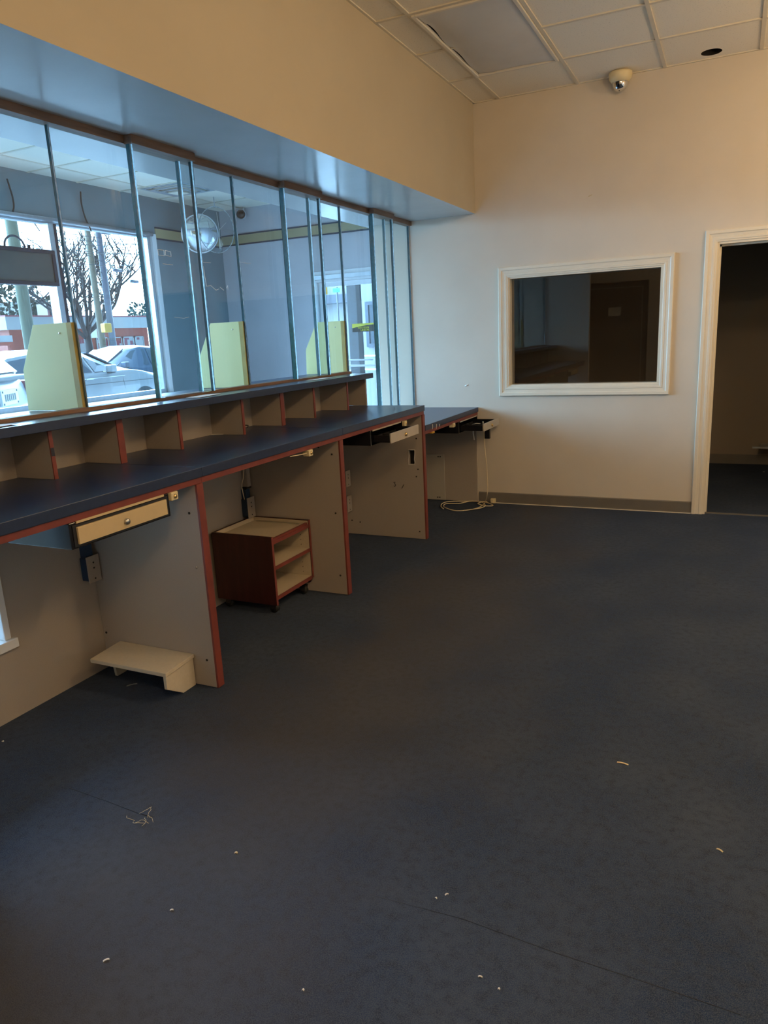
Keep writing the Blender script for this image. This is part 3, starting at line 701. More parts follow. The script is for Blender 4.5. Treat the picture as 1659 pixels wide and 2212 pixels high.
scrap(-.643, -4.549, .007, .004, -.5, 'white speck on the carpet, left one of a close pair near the middle')
scrap(-.457, -4.741, .012, .004, .2, 'short white sliver low on the carpet, right of the middle')
scrap(-.407, -4.756, .006, .005, 0, 'white speck low on the carpet, beside a short white sliver')
scrap(-1.333, -5.051, .018, .005, .9, 'curled white scrap low on the carpet at the left')
scrap(-2.525, -4.423, .008, .007, 0, 'white speck on the carpet against the knee wall at the left edge')
scrap(-1.291, -4.858, .011, .004, .6, 'thin white sliver on the carpet, below the pale crumb')
scrap(-.829, -4.934, .006, .005, 0, 'white speck at the bottom of the carpet, near the middle')
scrap(.339, 1.868, .02, .012, .3, 'white scrap on the dark office carpet through the doorway')
fz = MB()
for a in range(7):
    ps = []; x, y = -1.638+random.uniform(-.05,.03), -4.572+random.uniform(-.05,.05); d = random.uniform(0, 2*PI)
    for k in range(6):
        ps.append((x, y, .004+.006*math.sin(k/5*PI))); d += random.uniform(-.9,.9); x += .010*math.cos(d); y += .010*math.sin(d)
    fz.tube(ps, .0007, 4)
tag(fz.build('frayed_threads', 'straw'), 'frayed pale threads at a torn carpet seam', 'threads', kind='stuff')
sm = MB(); sm.tube([W('z', .001, *p) for p in ((150,1702),(230,1730),(300,1757),(330,1765))], .0009, 4)
tag(sm.build('carpet_seam', 'slate_frame'), 'torn carpet seam leading to the frayed threads', 'seam')
sm = MB(); sm.tube([W('z', .0006, *p) for p in ((800,1932),(1000,1985),(1200,2058),(1420,2130),(1600,2192))], .0006, 4)
tag(sm.build('carpet_seam', 'slate_frame'), 'long faint seam across the carpet at the bottom', 'seam')

# ------------------------------------------------------------------ wall behind the camera: door with paper notice (seen mirrored in the office window)
d3 = bpy.data.objects.new('door_3', None); COL.objects.link(d3); d3.location = (-1.85, BY, 0); d3['_w'] = (-1.85, BY, 0); d3['kind'] = 'structure'; d3['label'] = 'brown door behind the camera'
MB().box(-2.31, -1.40, BY, BY+.03, 0, 2.06).build('door_leaf', 'door_brown', d3)
q = MB(); frame_sweep(q, (-2.33, -1.38, 0, 2.08), prof, 1, BY, 3); q.build('door_frame', 'door_brown', d3)
MB().lathe([(.012,0),(.012,.03),(.028,.04),(.03,.06),(.0,.07)], (-2.25, BY+.03, 1.0), (0,1,0), 18).build('knob', 'brass', d3)
tag(MB().box(-1.92,-1.72,BY+.031,BY+.033,1.62,1.76).build('notice', 'paper'), 'white paper notice on the brown door mirrored in the office window', 'notice')

# ------------------------------------------------------------------ LOBBY
struct('floor_lobby', MB().box(LOBX-.1, -2.68, -5.6, LOBY+.05, -.06, 0), 'lobby_floor')
SZ0, SZ1, SY1 = .93, 2.795, 1.055
w = MB()
w.box(LOBX-.15, LOBX, -5.6, LOBY+.1, SZ1, 3.35); w.box(LOBX-.15, LOBX, -5.6, LOBY+.1, 0, SZ0); w.box(LOBX-.15, LOBX, SY1+.06, LOBY+.1, SZ0, SZ1); w.box(LOBX-.15, LOBX, -5.6, -5.2, SZ0, SZ1)
struct('wall_street', w, 'street_wall')
DLX0, DLX1, DLZ = -4.90, -4.02, 2.19
w = MB(); w.box(LOBX, DLX0-.07, LOBY, LOBY+.12, 0, 3.35); w.box(DLX0-.07, DLX1+.07, LOBY, LOBY+.12, DLZ+.13, 3.35); w.box(DLX1+.07, SX, LOBY, LOBY+.12, 0, 3.35)
struct('wall_lobby_far', w, 'lobby_wall')
struct('wall_lobby_right', MB().box(SX-.02, SX+.04, .13, LOBY, 0, 3.35).box(SX, SX+.05, 0, .13, 2.42, 3.35), 'lobby_wall')
struct('wall_lobby_near', MB().box(LOBX-.15, -2.99, -5.72, -5.6, 0, 3.35), 'lobby_wall')
c = MB(); c.add([(LOBX-.1,-5.6,LC+.006),(SX+.02,-5.6,LC+.006),(SX+.02,LOBY+.1,LC+.006),(LOBX-.1,LOBY+.1,LC+.006)], [(0,1,2,3)])
lc = struct('ceiling_lobby', c, 'tile')
g = MB()
for k in range(-1, 6): g.box(-5.972+.6075*k-.012, -5.972+.6075*k+.012, -5.6, LOBY, LC-.001, LC+.03)
for k in range(-8, 5): g.box(LOBX, SX, -.578+.6075*k-.012, -.578+.6075*k+.012, LC-.0015, LC+.03)
go = g.build('ceiling_grid', 'grid', lc); go['kind'] = 'structure'
# vent
vt = thing('ceiling_vent', (-5.76, .94, LC), 'grey square ceiling vent in the lobby, seen through the glass', 'vent')
q = MB(); vx, vy = -5.765, .94
for k, (ro, ri) in enumerate(((.29,.25),(.22,.18),(.15,.11))):
    zt = LC-.002-.012*k
    q.box(vx-ro, vx+ro, vy-ro, vy-ri, zt-.006, zt); q.box(vx-ro, vx+ro, vy+ri, vy+ro, zt-.006, zt); q.box(vx-ro, vx-ri, vy-ri, vy+ri, zt-.006, zt); q.box(vx+ri, vx+ro, vy-ri, vy+ri, zt-.006, zt)
q.build('louver', 'lobby_upper', vt); MB().box(vx-.08, vx+.08, vy-.08, vy+.08, LC-.045, LC-.038).build('centre_plate', 'tile', vt)
# gold and dark stripe round the walls
def stripe(n, mk):
    q = MB(); mk(q, .105, 0, 0); mk(q, .018, .105, 1); mk(q, .018, -.018, 1)
    struct('trim_%d' % n, q, ['stripe_gold', 'stripe_dark'], label='gold band with dark borders on the lobby wall')
stripe(8, lambda q, h, dz, mi: q.box(LOBX, LOBX+.012, SY1+.075, LOBY, 2.755+dz, 2.755+dz+h, mi))
stripe(9, lambda q, h, dz, mi: q.box(LOBX+.012, SX-.02, LOBY-.012, LOBY, 2.770+dz, 2.770+dz+h, mi))
# street window
w2 = bpy.data.objects.new('window_2', None); COL.objects.link(w2); w2.location = (LOBX, -2, SZ0); w2['_w'] = (LOBX, -2, SZ0); w2['kind'] = 'structure'; w2['label'] = 'street window of the lobby'
q = MB(); q.box(LOBX-.10, LOBX-.02, -5.2, SY1, SZ1-.045, SZ1); q.box(LOBX-.10, LOBX-.02, -5.2, SY1, SZ0, SZ0+.05)
q.box(LOBX-.10, LOBX-.02, SY1-.05, SY1, SZ0+.05, SZ1-.045); q.build('window_frame', 'alum', w2)
for y in (-.395, -2.35, -4.3):
    q = MB(); q.box(LOBX-.10, LOBX+.02, y-.052, y+.012, SZ0+.05, SZ1-.045); q.build('mullion', 'alum', w2); q = MB(); q.box(LOBX-.10, LOBX+.022, y+.012, y+.05, SZ0+.05, SZ1-.045); q.build('mullion_stop', 'slate_frame', w2)
q = MB(); q.box(LOBX-.06, LOBX-.052, -5.2, SY1, SZ0+.05, SZ1-.045); q.build('window_pane', 'glass_clear', w2)
q = MB(); q.box(LOBX-.03, LOBX+.16, -5.2, SY1+.05, SZ0-.07, SZ0-.005); q.build('window_sill', 'alum', w2)
q = MB(); q.box(LOBX-.02, LOBX+.015, SY1, SY1+.07, SZ0, SZ1); q.build('window_jamb', 'alum_white', w2)
q = MB(); q.cyl((LOBX+.02,-5.2,SZ1-.01),(LOBX+.02,SY1,SZ1-.01),.022,10); q.build('blind_rail', 'alum', w2)
# lobby door
d2 = bpy.data.objects.new('door_2', None); COL.objects.link(d2); d2.location = (DLX0, LOBY, 0); d2['_w'] = (DLX0, LOBY, 0); d2['kind'] = 'structure'; d2['label'] = 'white framed glass street door'
q = MB(); q.box(DLX0-.07, DLX0, LOBY-.02, LOBY+.12, 0, DLZ+.13); q.box(DLX1, DLX1+.07, LOBY-.02, LOBY+.12, 0, DLZ+.13); q.box(DLX0, DLX1, LOBY-.02, LOBY+.12, DLZ, DLZ+.13)
q.build('door_frame', 'alum_white', d2)
q = MB(); q.box(DLX0-.05, DLX1+.05, LOBY-.045, LOBY-.02, DLZ+.03, DLZ+.08); q.build('door_closer', 'alum', d2)
q = MB(); a, b_ = DLX0+.005, DLX1-.005; q.box(a, a+.05, LOBY+.02, LOBY+.06, .01, DLZ-.005); q.box(b_-.05, b_, LOBY+.02, LOBY+.06, .01, DLZ-.005); q.box(a+.05, b_-.05, LOBY+.02, LOBY+.06, DLZ-.06, DLZ-.005); q.box(a+.05, b_-.05, LOBY+.02, LOBY+.06, .01, .22)
q.build('door_leaf', 'alum_white', d2)
q = MB(); q.box(a+.05, a+.058, LOBY+.015, LOBY+.062, .22, DLZ-.06); q.build('door_gasket', 'stripe_dark', d2)
q = MB(); q.box(a+.05, b_-.05, LOBY+.036, LOBY+.042, .22, DLZ-.06); q.build('door_glass', 'glass_clear', d2)
q = MB(); q.box(a+.03, b_-.03, LOBY-.03, LOBY+.0, 1.115, 1.14); q.cyl((a+.03,LOBY-.02,1.20),(b_-.12,LOBY-.02,1.20),.010,8); q.build('push_bar', 'alum_white', d2)
# money transfer sign on the door
sg = thing('door_sign', (-4.24, LOBY-.01, 1.55), 'small yellow and black lettered sign on the glass street door', 'sign')
sx0, sx1 = -4.425, -4.06
q = MB(); q.box(sx0, sx1, LOBY-.005, LOBY+.012, 1.550, 1.652); q.build('plate', 'sign_black', sg)
q = MB(); arc = [(sx0, 1.600)]+[(sx0+.36*t, 1.600+.033*math.sin(t*PI*.55)) for t in [k/10 for k in range(1, 11)]]+[(sx1, 1.652), (sx0, 1.652)]
q.prism(arc, 'y', LOBY-.008, LOBY-.005); q.build('swoosh', 'sign_yellow', sg)
def text(body, size, loc, rot, mm, parent=None, ext=.002):
    cu = bpy.data.curves.new('lettering', 'FONT'); cu.body = body; cu.size = size; cu.extrude = ext; cu.align_x = 'RIGHT'
    t_ = bpy.data.objects.new('lettering', cu); COL.objects.link(t_); bpy.context.view_layer.update()
    me = bpy.data.meshes.new_from_object(t_.evaluated_get(bpy.context.evaluated_depsgraph_get())); bpy.data.objects.remove(t_)
    me.materials.clear(); me.materials.append(M[mm])
    o = bpy.data.objects.new('lettering', me); COL.objects.link(o); o.rotation_euler = rot
    o.location = Vector(loc)-(Vector(parent['_w']) if parent else Vector((0,0,0)))
    if parent: o.parent = parent
    return o
text('WESTERN', .036, (sx1-.165+.04, LOBY-.010, 1.588), (PI/2,0,0), 'sign_yellow', sg)
text('UNION', .036, (sx1-.165+.04, LOBY-.010, 1.558), (PI/2,0,0), 'sign_yellow', sg)
# hanging sign with its back to us
hs = thing('hanging_sign', (-5.9, -1.45, 2.09), 'dark framed grey hanging sign in the street window, left edge', 'sign')
q = MB(); y0, y1, z0, z1 = -2.15, -.797, 2.097, 2.422
q.box(-5.96, -5.885, y0, y1, z1-.035, z1); q.box(-5.96, -5.885, y0, y1, z0, z0+.035); q.box(-5.96, -5.885, y0, y0+.035, z0+.035, z1-.035); q.box(-5.96, -5.885, y1-.035, y1, z0+.035, z1-.035)
q.build('frame', 'slate_frame', hs, bevel=.004); MB().box(-5.95, -5.90, y0+.03, y1-.03, z0+.03, z1-.03).build('panel', 'sign_back', hs)
q = MB(); q.cyl((-5.92,-1.055,2.42),(-5.92,-1.055,2.452),.014,10); q.build('connector', 'slate_frame', hs)
q = MB(); q.tube([Vector((-5.92, -1.205+.105*math.cos(a), 2.425+.095*math.sin(a))) for a in [PI*k/14 for k in range(15)]], .010, 8); q.build('cable', 'pole_blue', hs)
for y in (-2.0, -1.0):
    q = MB(); q.cyl((-5.955,y,2.38),(LOBX-.03,y,2.38),.008,8); q.build('hanger_arm', 'alum', hs)
# loose cables on the head wall
for pts, lb in (([(15,386),(20,402),(27,425),(30,445),(28,457)], 'black cable hanging on the lobby wall, left one'), ([(174,414),(176,440),(184,470),(193,490),(197,500)], 'black cable hanging on the lobby wall, right one')):
    q = MB(); q.tube(smooth([W('x', LOBX+.03, *p) for p in pts]), .008, 6); tag(q.build('hanging_cable', 'blackplastic'), lb, 'cable', 'black cables above the street window')
# round mirror, clear dome cover and small camera in the lobby corner
def cap(mb, c, axis, R_, depth, n=32, inner=0):
    rs = (R_*R_+depth*depth)/(2*depth); pr = []
    for k in range(11):
        r = R_*(1-k/10); pr.append((max(r, 1e-4), math.sqrt(max(rs*rs-r*r, 0))-(rs-depth)))
    mb.lathe(pr, c, axis, n)
mc = W('x', -5.95, 432, 505); ax = Vector((.75,-.62,-.22)).normalized()
cm = thing('convex_mirror', mc, 'round convex mirror in the lobby corner, seen through the glass', 'mirror')
q = MB(); cap(q, mc, ax, .215, .07); q.build('mirror_face', 'chrome', cm)
q = MB(); q.lathe([(.205,-.012),(.225,-.012),(.228,0),(.222,.006),(.212,.006)], mc, ax, 32); q.build('rim', 'alum_white', cm)
q = MB(); q.lathe([(0.001,-.03),(.15,-.03),(.205,-.012)], mc, ax, 24); q.build('back_shell', 'alum', cm)
q = MB(); bp_ = mc-ax*.03; q.tube([bp_, bp_-ax*.12, (bp_.x-ax.x*.12, bp_.y-ax.y*.12, LC)], .014, 8); q.build('bracket', 'slate_frame', cm)
pc = W('x', -5.75, 468, 497); ax2 = Vector((.35,-.90,-.15)).normalized(); ax2 = Vector((.93,-.25,-.1)).normalized()
cd = thing('clear_cover', pc, 'clear plastic dome cover hanging beside the round mirror', 'cover')
q = MB(); cap(q, pc, ax2, .262, .06); q.build('dome', 'clear_plastic', cd)
q = MB(); e = ax2.orthogonal().normalized(); g_ = ax2.cross(e)
q.tube([pc+(e*math.cos(2*PI*k/40)+g_*math.sin(2*PI*k/40))*.262 for k in range(40)], .005, 6, closed=True); q.build('rim', 'pale_glass', cd)
q = MB(); q.tube([pc+Vector((0,0,.255)), (pc.x, pc.y, LC)], .006, 6); q.build('hanger', 'alum', cd)
q = MB(); q.tube([pc+ax2*.03+Vector((0,0,.20)), pc+ax2*.05+Vector((0,.0,0)), pc+ax2*.03+Vector((0,0,-.21))], .004, 5); q.tube([pc+ax2*.05, pc+ax2*.03+Vector((0,.17,.10))], .004, 5); q.build('seam', 'paper', cd)
sc_ = W('y', LOBY-.12, 521, 463)
lcam = thing('bullet_camera', sc_, 'small grey ball camera under the lobby ceiling', 'camera')
q = MB(); q.lathe([(0,-.07),(.05,-.06),(.066,-.02),(.066,.02),(.056,.035)], sc_, (.45,-.85,-.1), 24); q.build('body', 'alum', lcam)
q = MB(); q.lathe([(.056,.035),(.034,.025),(.028,.03),(0,.032)], sc_, (.45,-.85,-.1), 24); q.build('lens', 'black', lcam)
q = MB(); q.tube([(sc_.x,sc_.y+.04,sc_.z+.03),(sc_.x,sc_.y+.06,LC)], .014, 8); q.build('mount', 'alum_white', lcam)

# ------------------------------------------------------------------ OUTDOORS
GZ = -.12
o = struct('ground_street', MB().box(-90, -6.50, -40, 80, GZ-.1, GZ).box(-6.50, 12, 2.55, 80, GZ-.1, GZ), 'asphalt')

def car(name, label, paint, c, L_, Wd, prof, windows, front=1, mirror=None, seams=(), wheels=(), extra=None):
    """prof: stations (s, z_sill, z_belt, z_top, half_width_top); s grows towards the nose; local +s -> world +Y*front"""
    r = thing(name, (c[0], c[1], GZ), label, 'car')
    def P(lx, s, z): return (c[0]+lx*front, c[1]+s*front, GZ+z)
    vs = []; n = 14; hw = Wd/2
    for s, z0, zb, zt, wt, wf in prof:
        h = hw*wf
        half = [(h*.80, z0), (h*.94, z0+.05), (h, z0+(zb-z0)*.45), (h*.985, zb-.06), (h*.96, zb), (wt+(h*.96-wt)*.12 if zt-zb > .12 else h*.90, zt-.06 if zt-zb > .12 else zt-.005), (wt*.75, zt)]
        ring = half+[(-x, z) for x, z in reversed(half)]
        vs += [P(x, s, z) for x, z in ring]
    fs = []
    m_ = len(prof)
    for k in range(m_-1):
        for j in range(n): fs.append((k*n+j, k*n+(j+1) % n, (k+1)*n+(j+1) % n, (k+1)*n+j))
    fs += [tuple(range(n)), tuple(range((m_-1)*n, m_*n))]
    q = MB(); q.add(vs, fs, 0, True); body = q.build('body', paint, r); smooth_auto(body, 38)
    def side_x(s, z):
        for k in range(m_-1):
            a, b_ = prof[k], prof[k+1]
            if a[0] <= s <= b_[0]:
                t = (s-a[0])/(b_[0]-a[0]+1e-9); zb = a[2]+(b_[2]-a[2])*t; zt = a[3]+(b_[3]-a[3])*t; wt = a[4]+(b_[4]-a[4])*t; h = hw*(a[5]+(b_[5]-a[5])*t)*.96
                u = min(max((z-zb)/max(zt-.06-zb, .05), 0), 1); return h+(wt+(h-wt)*.12-h)*u
        return hw*.9
    for wpoly in windows:
        for sd in (1, -1):
            q = MB(); out = [P(sd*(side_x(s, z)+.012), s, z) for s, z in wpoly]; inn = [P(sd*(side_x(s, z)-.02), s, z) for s, z in wpoly]; k = len(wpoly)
            q.add(out+inn, [tuple(range(k)), tuple(range(2*k-1, k-1, -1))]+[(j, (j+1) % k, k+(j+1) % k, k+j) for j in range(k)]); q.build('window', 'car_glass', r)
    for s in wheels:
        for sd in (1, -1):
            q = MB(); x = sd*(hw-.10); q.tube([P(x-sd*.11, s, .33), P(x+sd*.105, s, .33)], .33, 24); wo = q.build('wheel', 'tyre', r)
            q = MB(); q.tube([P(x+sd*.10, s, .33), P(x+sd*.112, s, .33)], .21, 20); q.build('hub', 'alum', wo)
    for pl in seams:
        for sd in (1, -1):
            q = MB(); q.tube([P(sd*(hw*.992 if z < 1.0 else side_x(s, z)+.002), s, z) for s, z in pl], .007, 5); q.build('door_seam', 'car_dark', r)
    if mirror:
        for sd in (1, -1):
            s, z = mirror; x = sd*(hw+.06)
            q = MB(); q.box(P(x-.10,0,0)[0], P(x+.10,0,0)[0], P(0,s-.06,0)[1], P(0,s+.10,0)[1], GZ+z-.075, GZ+z+.085); mo = q.build('wing_mirror', paint, r, bevel=.03, seg=3)
            q = MB(); q.box(P(x-.10,0,0)[0], P(x+.05,0,0)[0], P(0,s-.03,0)[1], P(0,s+.08,0)[1], GZ+z-.10, GZ+z-.075); q.build('mirror_foot', 'car_dark', mo)
    if extra: extra(r, P, side_x)
    return r
# silver crossover, nose to the right
sprof = [(-2.40,.45,.80,.86,.60,.82),(-2.34,.32,.98,1.10,.66,.93),(-2.15,.28,1.04,1.38,.62,.97),(-1.75,.26,1.06,1.58,.62,1),(-.9,.25,1.08,1.68,.64,1),(-.25,.25,1.09,1.68,.63,1),(.15,.25,1.10,1.60,.61,1),(.75,.25,1.12,1.36,.60,1),(1.25,.25,1.13,1.145,.66,1),(1.6,.26,1.08,1.10,.66,.99),(2.1,.30,.96,1.0,.62,.95),(2.36,.36,.78,.84,.56,.86),(2.42,.42,.66,.70,.50,.80)]
swin = [[(-1.75,1.14),(-1.80,1.46),(-.98,1.56),(-.95,1.14)], [(-.90,1.14),(-.92,1.56),(-.25,1.57),(.02,1.50),(.12,1.14)], [(.19,1.14),(.10,1.47),(.45,1.32),(.82,1.15)], [(.42,1.13),(.62,1.24),(1.0,1.15),(1.02,1.13)]]
def sx(r, P, side_x):
    q = MB(); vs = [P(-.60,.30,1.575),(P(.60,.30,1.575)),P(.66,1.18,1.185),P(-.66,1.18,1.185)]; vs2 = [(x, y, z-.03) for x, y, z in vs]
    q.add(vs+vs2, [(0,1,2,3),(7,6,5,4),(0,1,5,4),(1,2,6,5),(2,3,7,6),(3,0,4,7)]); q.build('windscreen', 'car_glass', r)
    q = MB(); q.tube([P(.5,1.22,1.165),P(-.2,1.05,1.26)], .012, 6); q.build('wiper', 'car_dark', r)
    for s in (.08, -.95):
        q = MB(); q.box(*sorted((P(.95,0,0)[0], P(.985,0,0)[0])), *sorted((P(0,s-.22,0)[1], P(0,s-.02,0)[1])), GZ+.98, GZ+1.01); q.build('door_handle', 'alum', r, bevel=.008)
    q = MB(); a = [P(.952, 1.60+.42*math.cos(t), .30+.42*math.sin(t)) for t in [PI*k/16 for k in range(17)]]
    b_ = [P(.975, 1.60+.34*math.cos(t), .30+.34*math.sin(t)) for t in [PI*k/16 for k in range(17)]]
    q.add(a+b_, [(k, k+1, 18+k, 17+k) for k in range(16)]); q.build('wheel_arch', 'car_dark', r)
    q = MB(); q.tube([P(.955,-2.0,.99),P(.962,-.5,1.00),P(.962,1.0,1.01)], .010, 5); q.build('belt_trim', 'alum', r)
sv = W('x', -12.6, 235, 798)
car('crossover', 'silver crossover parked outside behind the first yellow board', 'silver_paint', (-13.55, sv.y-.55), 4.8, 1.9, sprof, swin, 1, (.55, 1.19), ([(.98,1.10),(.96,.90),(1.02,.55),(1.06,.32)], [(-.93,1.1),(-.95,.6),(-.93,.32)], [(-2.1,.86),(0,.88),(1.9,.88)]), (1.60, -1.45), sx)
# slate sedan beyond it, nose to the left
dprof = [(-2.3,.42,.80,.84,.56,.82),(-2.2,.30,1.0,1.05,.66,.93),(-1.7,.26,1.05,1.32,.62,.98),(-1.0,.25,1.06,1.62,.62,1),(-.2,.25,1.07,1.70,.64,1),(.3,.25,1.08,1.62,.62,1),(.9,.25,1.09,1.34,.60,1),(1.35,.25,1.09,1.10,.64,1),(2.1,.30,.92,.96,.60,.95),(2.35,.40,.68,.72,.5,.82)]
dwin = [[(-1.5,1.12),(-1.1,1.50),(-.42,1.58),(-.40,1.12)], [(-.30,1.12),(-.32,1.58),(.18,1.54),(.95,1.14)]]
def dx_(r, P, side_x):
    q = MB(); vs = [P(-.58,.36,1.60),P(.58,.36,1.60),P(.64,1.30,1.12),P(-.64,1.30,1.12)]; vs = [(x, y, z+.012) for x, y, z in vs]; vs2 = [(x, y, z-.04) for x, y, z in vs]
    q.add(vs+vs2, [(0,1,2,3),(7,6,5,4),(0,1,5,4),(1,2,6,5),(2,3,7,6),(3,0,4,7)]); q.build('windscreen', 'car_glass', r)
sd_ = W('x', -15.5, 292, 795)
car('sedan', 'dark blue-grey car parked beyond the silver crossover', 'slate_paint', (-16.45, sd_.y+.35), 4.6, 1.9, dprof, dwin, -1, (.75, 1.16), ([(1.0,1.1),(1.02,.35)],), (1.45, -1.4), dx_)
# white hatchback tail at the left edge
hprof = [(-2.05,.46,.92,1.00,.60,.90),(-2.00,.38,1.12,1.30,.64,.95),(-1.88,.33,1.20,1.50,.66,.98),(-1.62,.30,1.24,1.76,.63,1),(-1.1,.28,1.25,1.86,.63,1),(-.2,.28,1.25,1.88,.63,1),(.3,.28,1.25,1.78,.60,1),(1.05,.28,1.25,1.30,.64,1),(1.75,.32,1.08,1.13,.60,.95),(2.05,.44,.80,.84,.5,.82)]
hwin = [[(-1.35,1.30),(-1.2,1.66),(-.5,1.74),(-.45,1.30)], [(-.38,1.30),(-.42,1.74),(.2,1.68),(.7,1.32)]]
def hx(r, P, side_x):
    q = MB(); vs = [P(-.54,-1.64,1.72),P(.54,-1.64,1.72),P(.60,-1.95,1.385),P(-.60,-1.95,1.385)]; vs = [(x, y-.03, z+.01) for x, y, z in vs]; vs2 = [(x, y+.03, z-.03) for x, y, z in vs]
    q.add(vs+vs2, [(0,1,2,3),(7,6,5,4),(0,1,5,4),(1,2,6,5),(2,3,7,6),(3,0,4,7)]); q.build('rear_window', 'car_glass', r)
    y = P(0,-2.06,0)[1]
    q = MB(); q.box(P(-.26,0,0)[0], P(.26,0,0)[0], y-.012, y+.03, GZ+1.02, GZ+1.20); pl_ = q.build('licence_plate', 'paper', r, bevel=.006)
    q = MB()
    for k in range(6): q.box(P(-.17+.06*k,0,0)[0], P(-.135+.06*k,0,0)[0], y-.015, y-.012, GZ+1.07, GZ+1.15)
    for a in (-.22, .22):
        for b_ in (1.04, 1.18): q.box(P(a-.012,0,0)[0], P(a+.012,0,0)[0], y-.018, y-.012, GZ+b_-.012, GZ+b_+.012)
    q.build('plate_marks', 'car_dark', pl_)
    q = MB(); q.box(P(-.60,0,0)[0], P(.60,0,0)[0], y-.03, y+.12, GZ+1.30, GZ+1.36); q.build('tail_trim', 'car_dark', r, bevel=.015)
    q = MB(); q.box(P(-.85,0,0)[0], P(.85,0,0)[0], y-.05, y+.12, GZ+.44, GZ+.90); q.build('bumper', 'car_dark', r, bevel=.03)
    for a in (-.78, .78):
        q = MB(); q.box(P(a-.10,0,0)[0], P(a+.10,0,0)[0], y-.005, y+.14, GZ+1.00, GZ+1.28); q.build('tail_lamp', 'lamp_red', r, bevel=.03)
hc = car('hatchback', 'white hatchback tail with a licence plate at the left edge', 'white_paint', (-9.5, -1.19), 4.1, 1.75, hprof, hwin, 1, None, (), (1.35, -1.3), hx)
hc.rotation_euler = (0, 0, math.radians(122))

# poles
def pole(px, py, X, r, h, mm, label, name='utility_pole'):
    p = W('x', X, px, py); q = MB(); q.tube([(X,p.y,GZ),(X,p.y,h*.5),(X,p.y,h)], [r*1.08, r, r*.86], 14); return tag(q.build(name, mm), label, 'pole', 'poles along the street'), p.y
_, py1 = pole(46, 620, -19, .17, 9.5, 'pole_wood', 'thick greenish wooden pole behind the hanging sign')
_, py2 = pole(205, 620, -30, .16, 10.5, 'pole_tan', 'tan wooden pole left of the yellow box')
p3, py3 = pole(232, 650, -29.6, .16, 10.5, 'pole_blue', 'blue-grey steel pole behind the yellow box')
q = MB(); bb = W('x', -29.3, 229, 709); q.box(-29.43, -29.1, bb.y-.24, bb.y+.22, bb.z-.22, bb.z+.24); tag(q.build('signal_box', 'yellow_box', bevel=.04), 'yellow box fixed to the blue-grey street pole', 'box')
# wires
for k, (a, b_) in enumerate((((0,487),(300,522)),((0,512),(300,543)),((100,515),(300,520)),((0,524),(120,526)),((150,497),(310,512)),((190,545),(310,587)),((120,534),(300,540)),((150,560),(310,565)),((200,520),(235,560)))):
    A, B = W('x', -28.2-k*.1, *a), W('x', -28.2-k*.1, *b_); q = MB(); D = B-A; A2 = A-D*.35; B2 = B+D*.35
    q.tube([A2+(B2-A2)*t-Vector((0,0,.25*math.sin(PI*t))) for t in [j/10 for j in range(11)]], .016, 5)
    tag(q.build('utility_wire', 'car_dark'), 'thin overhead utility wire crossing the white sky', 'wire', 'overhead utility wires')
for px, py in ((242, 587), (218, 596)):
    c0 = W('x', -28.9, px, py); q = MB(); q.tube([c0+Vector((0, .14*math.cos(t), .20*math.sin(t))) for t in [2*PI*k/20 for k in range(20)]], .02, 5, closed=True)
    tag(q.build('wire_coil', 'car_dark'), ('larger' if px == 242 else 'smaller')+' ring of coiled wire hanging by the street poles', 'wire')
for px, py in ((254,584),(290,608),(213,489),(228,503)):
    c0 = W('x', -28.8, px, py); q = MB(); q.tube([c0-Vector((0,.26,0)), c0+Vector((0,.26,0))], .08, 10)
    tag(q.build('line_fitting', 'pole_blue'), {254:'dark fitting on the wire beside the larger wire ring',290:'dark fitting low on the wires near the window jamb',213:'upper dark fitting under the window head',228:'lower dark fitting under the window head'}[px], 'fitting')
# bare tree
def tree(base, h, seed, name, label, spread=.55, trunk=.20, levels=5):
    rnd = random.Random(seed); q = MB()
    def br(p, d, l, r, lev):
        pts = [p]; dd = d.copy()
        for k in range(3):
            dd = (dd+Vector((rnd.uniform(-.18,.18), rnd.uniform(-.18,.18), rnd.uniform(-.05,.15)))).normalized(); pts.append(pts[-1]+dd*l/3)
        q.tube(pts, [r, r*.88, r*.76, r*.62], 5 if lev < 3 else 4)
        if lev >= levels: return
        for k in range(3 if lev < 2 else rnd.choice((2,3))):
            nd = (dd+Vector((rnd.uniform(-1,1), rnd.uniform(-1,1), rnd.uniform(-.3,.7)))*spread*1.35).normalized()
            br(pts[rnd.choice((2,3)) if k else 3], nd, l*rnd.uniform(.62,.82), r*.60, lev+1)
    br(Vector(base), Vector((0,0,1)), h*.24, trunk, 0)
    return tag(q.build(name, 'bark'), label, 'tree')
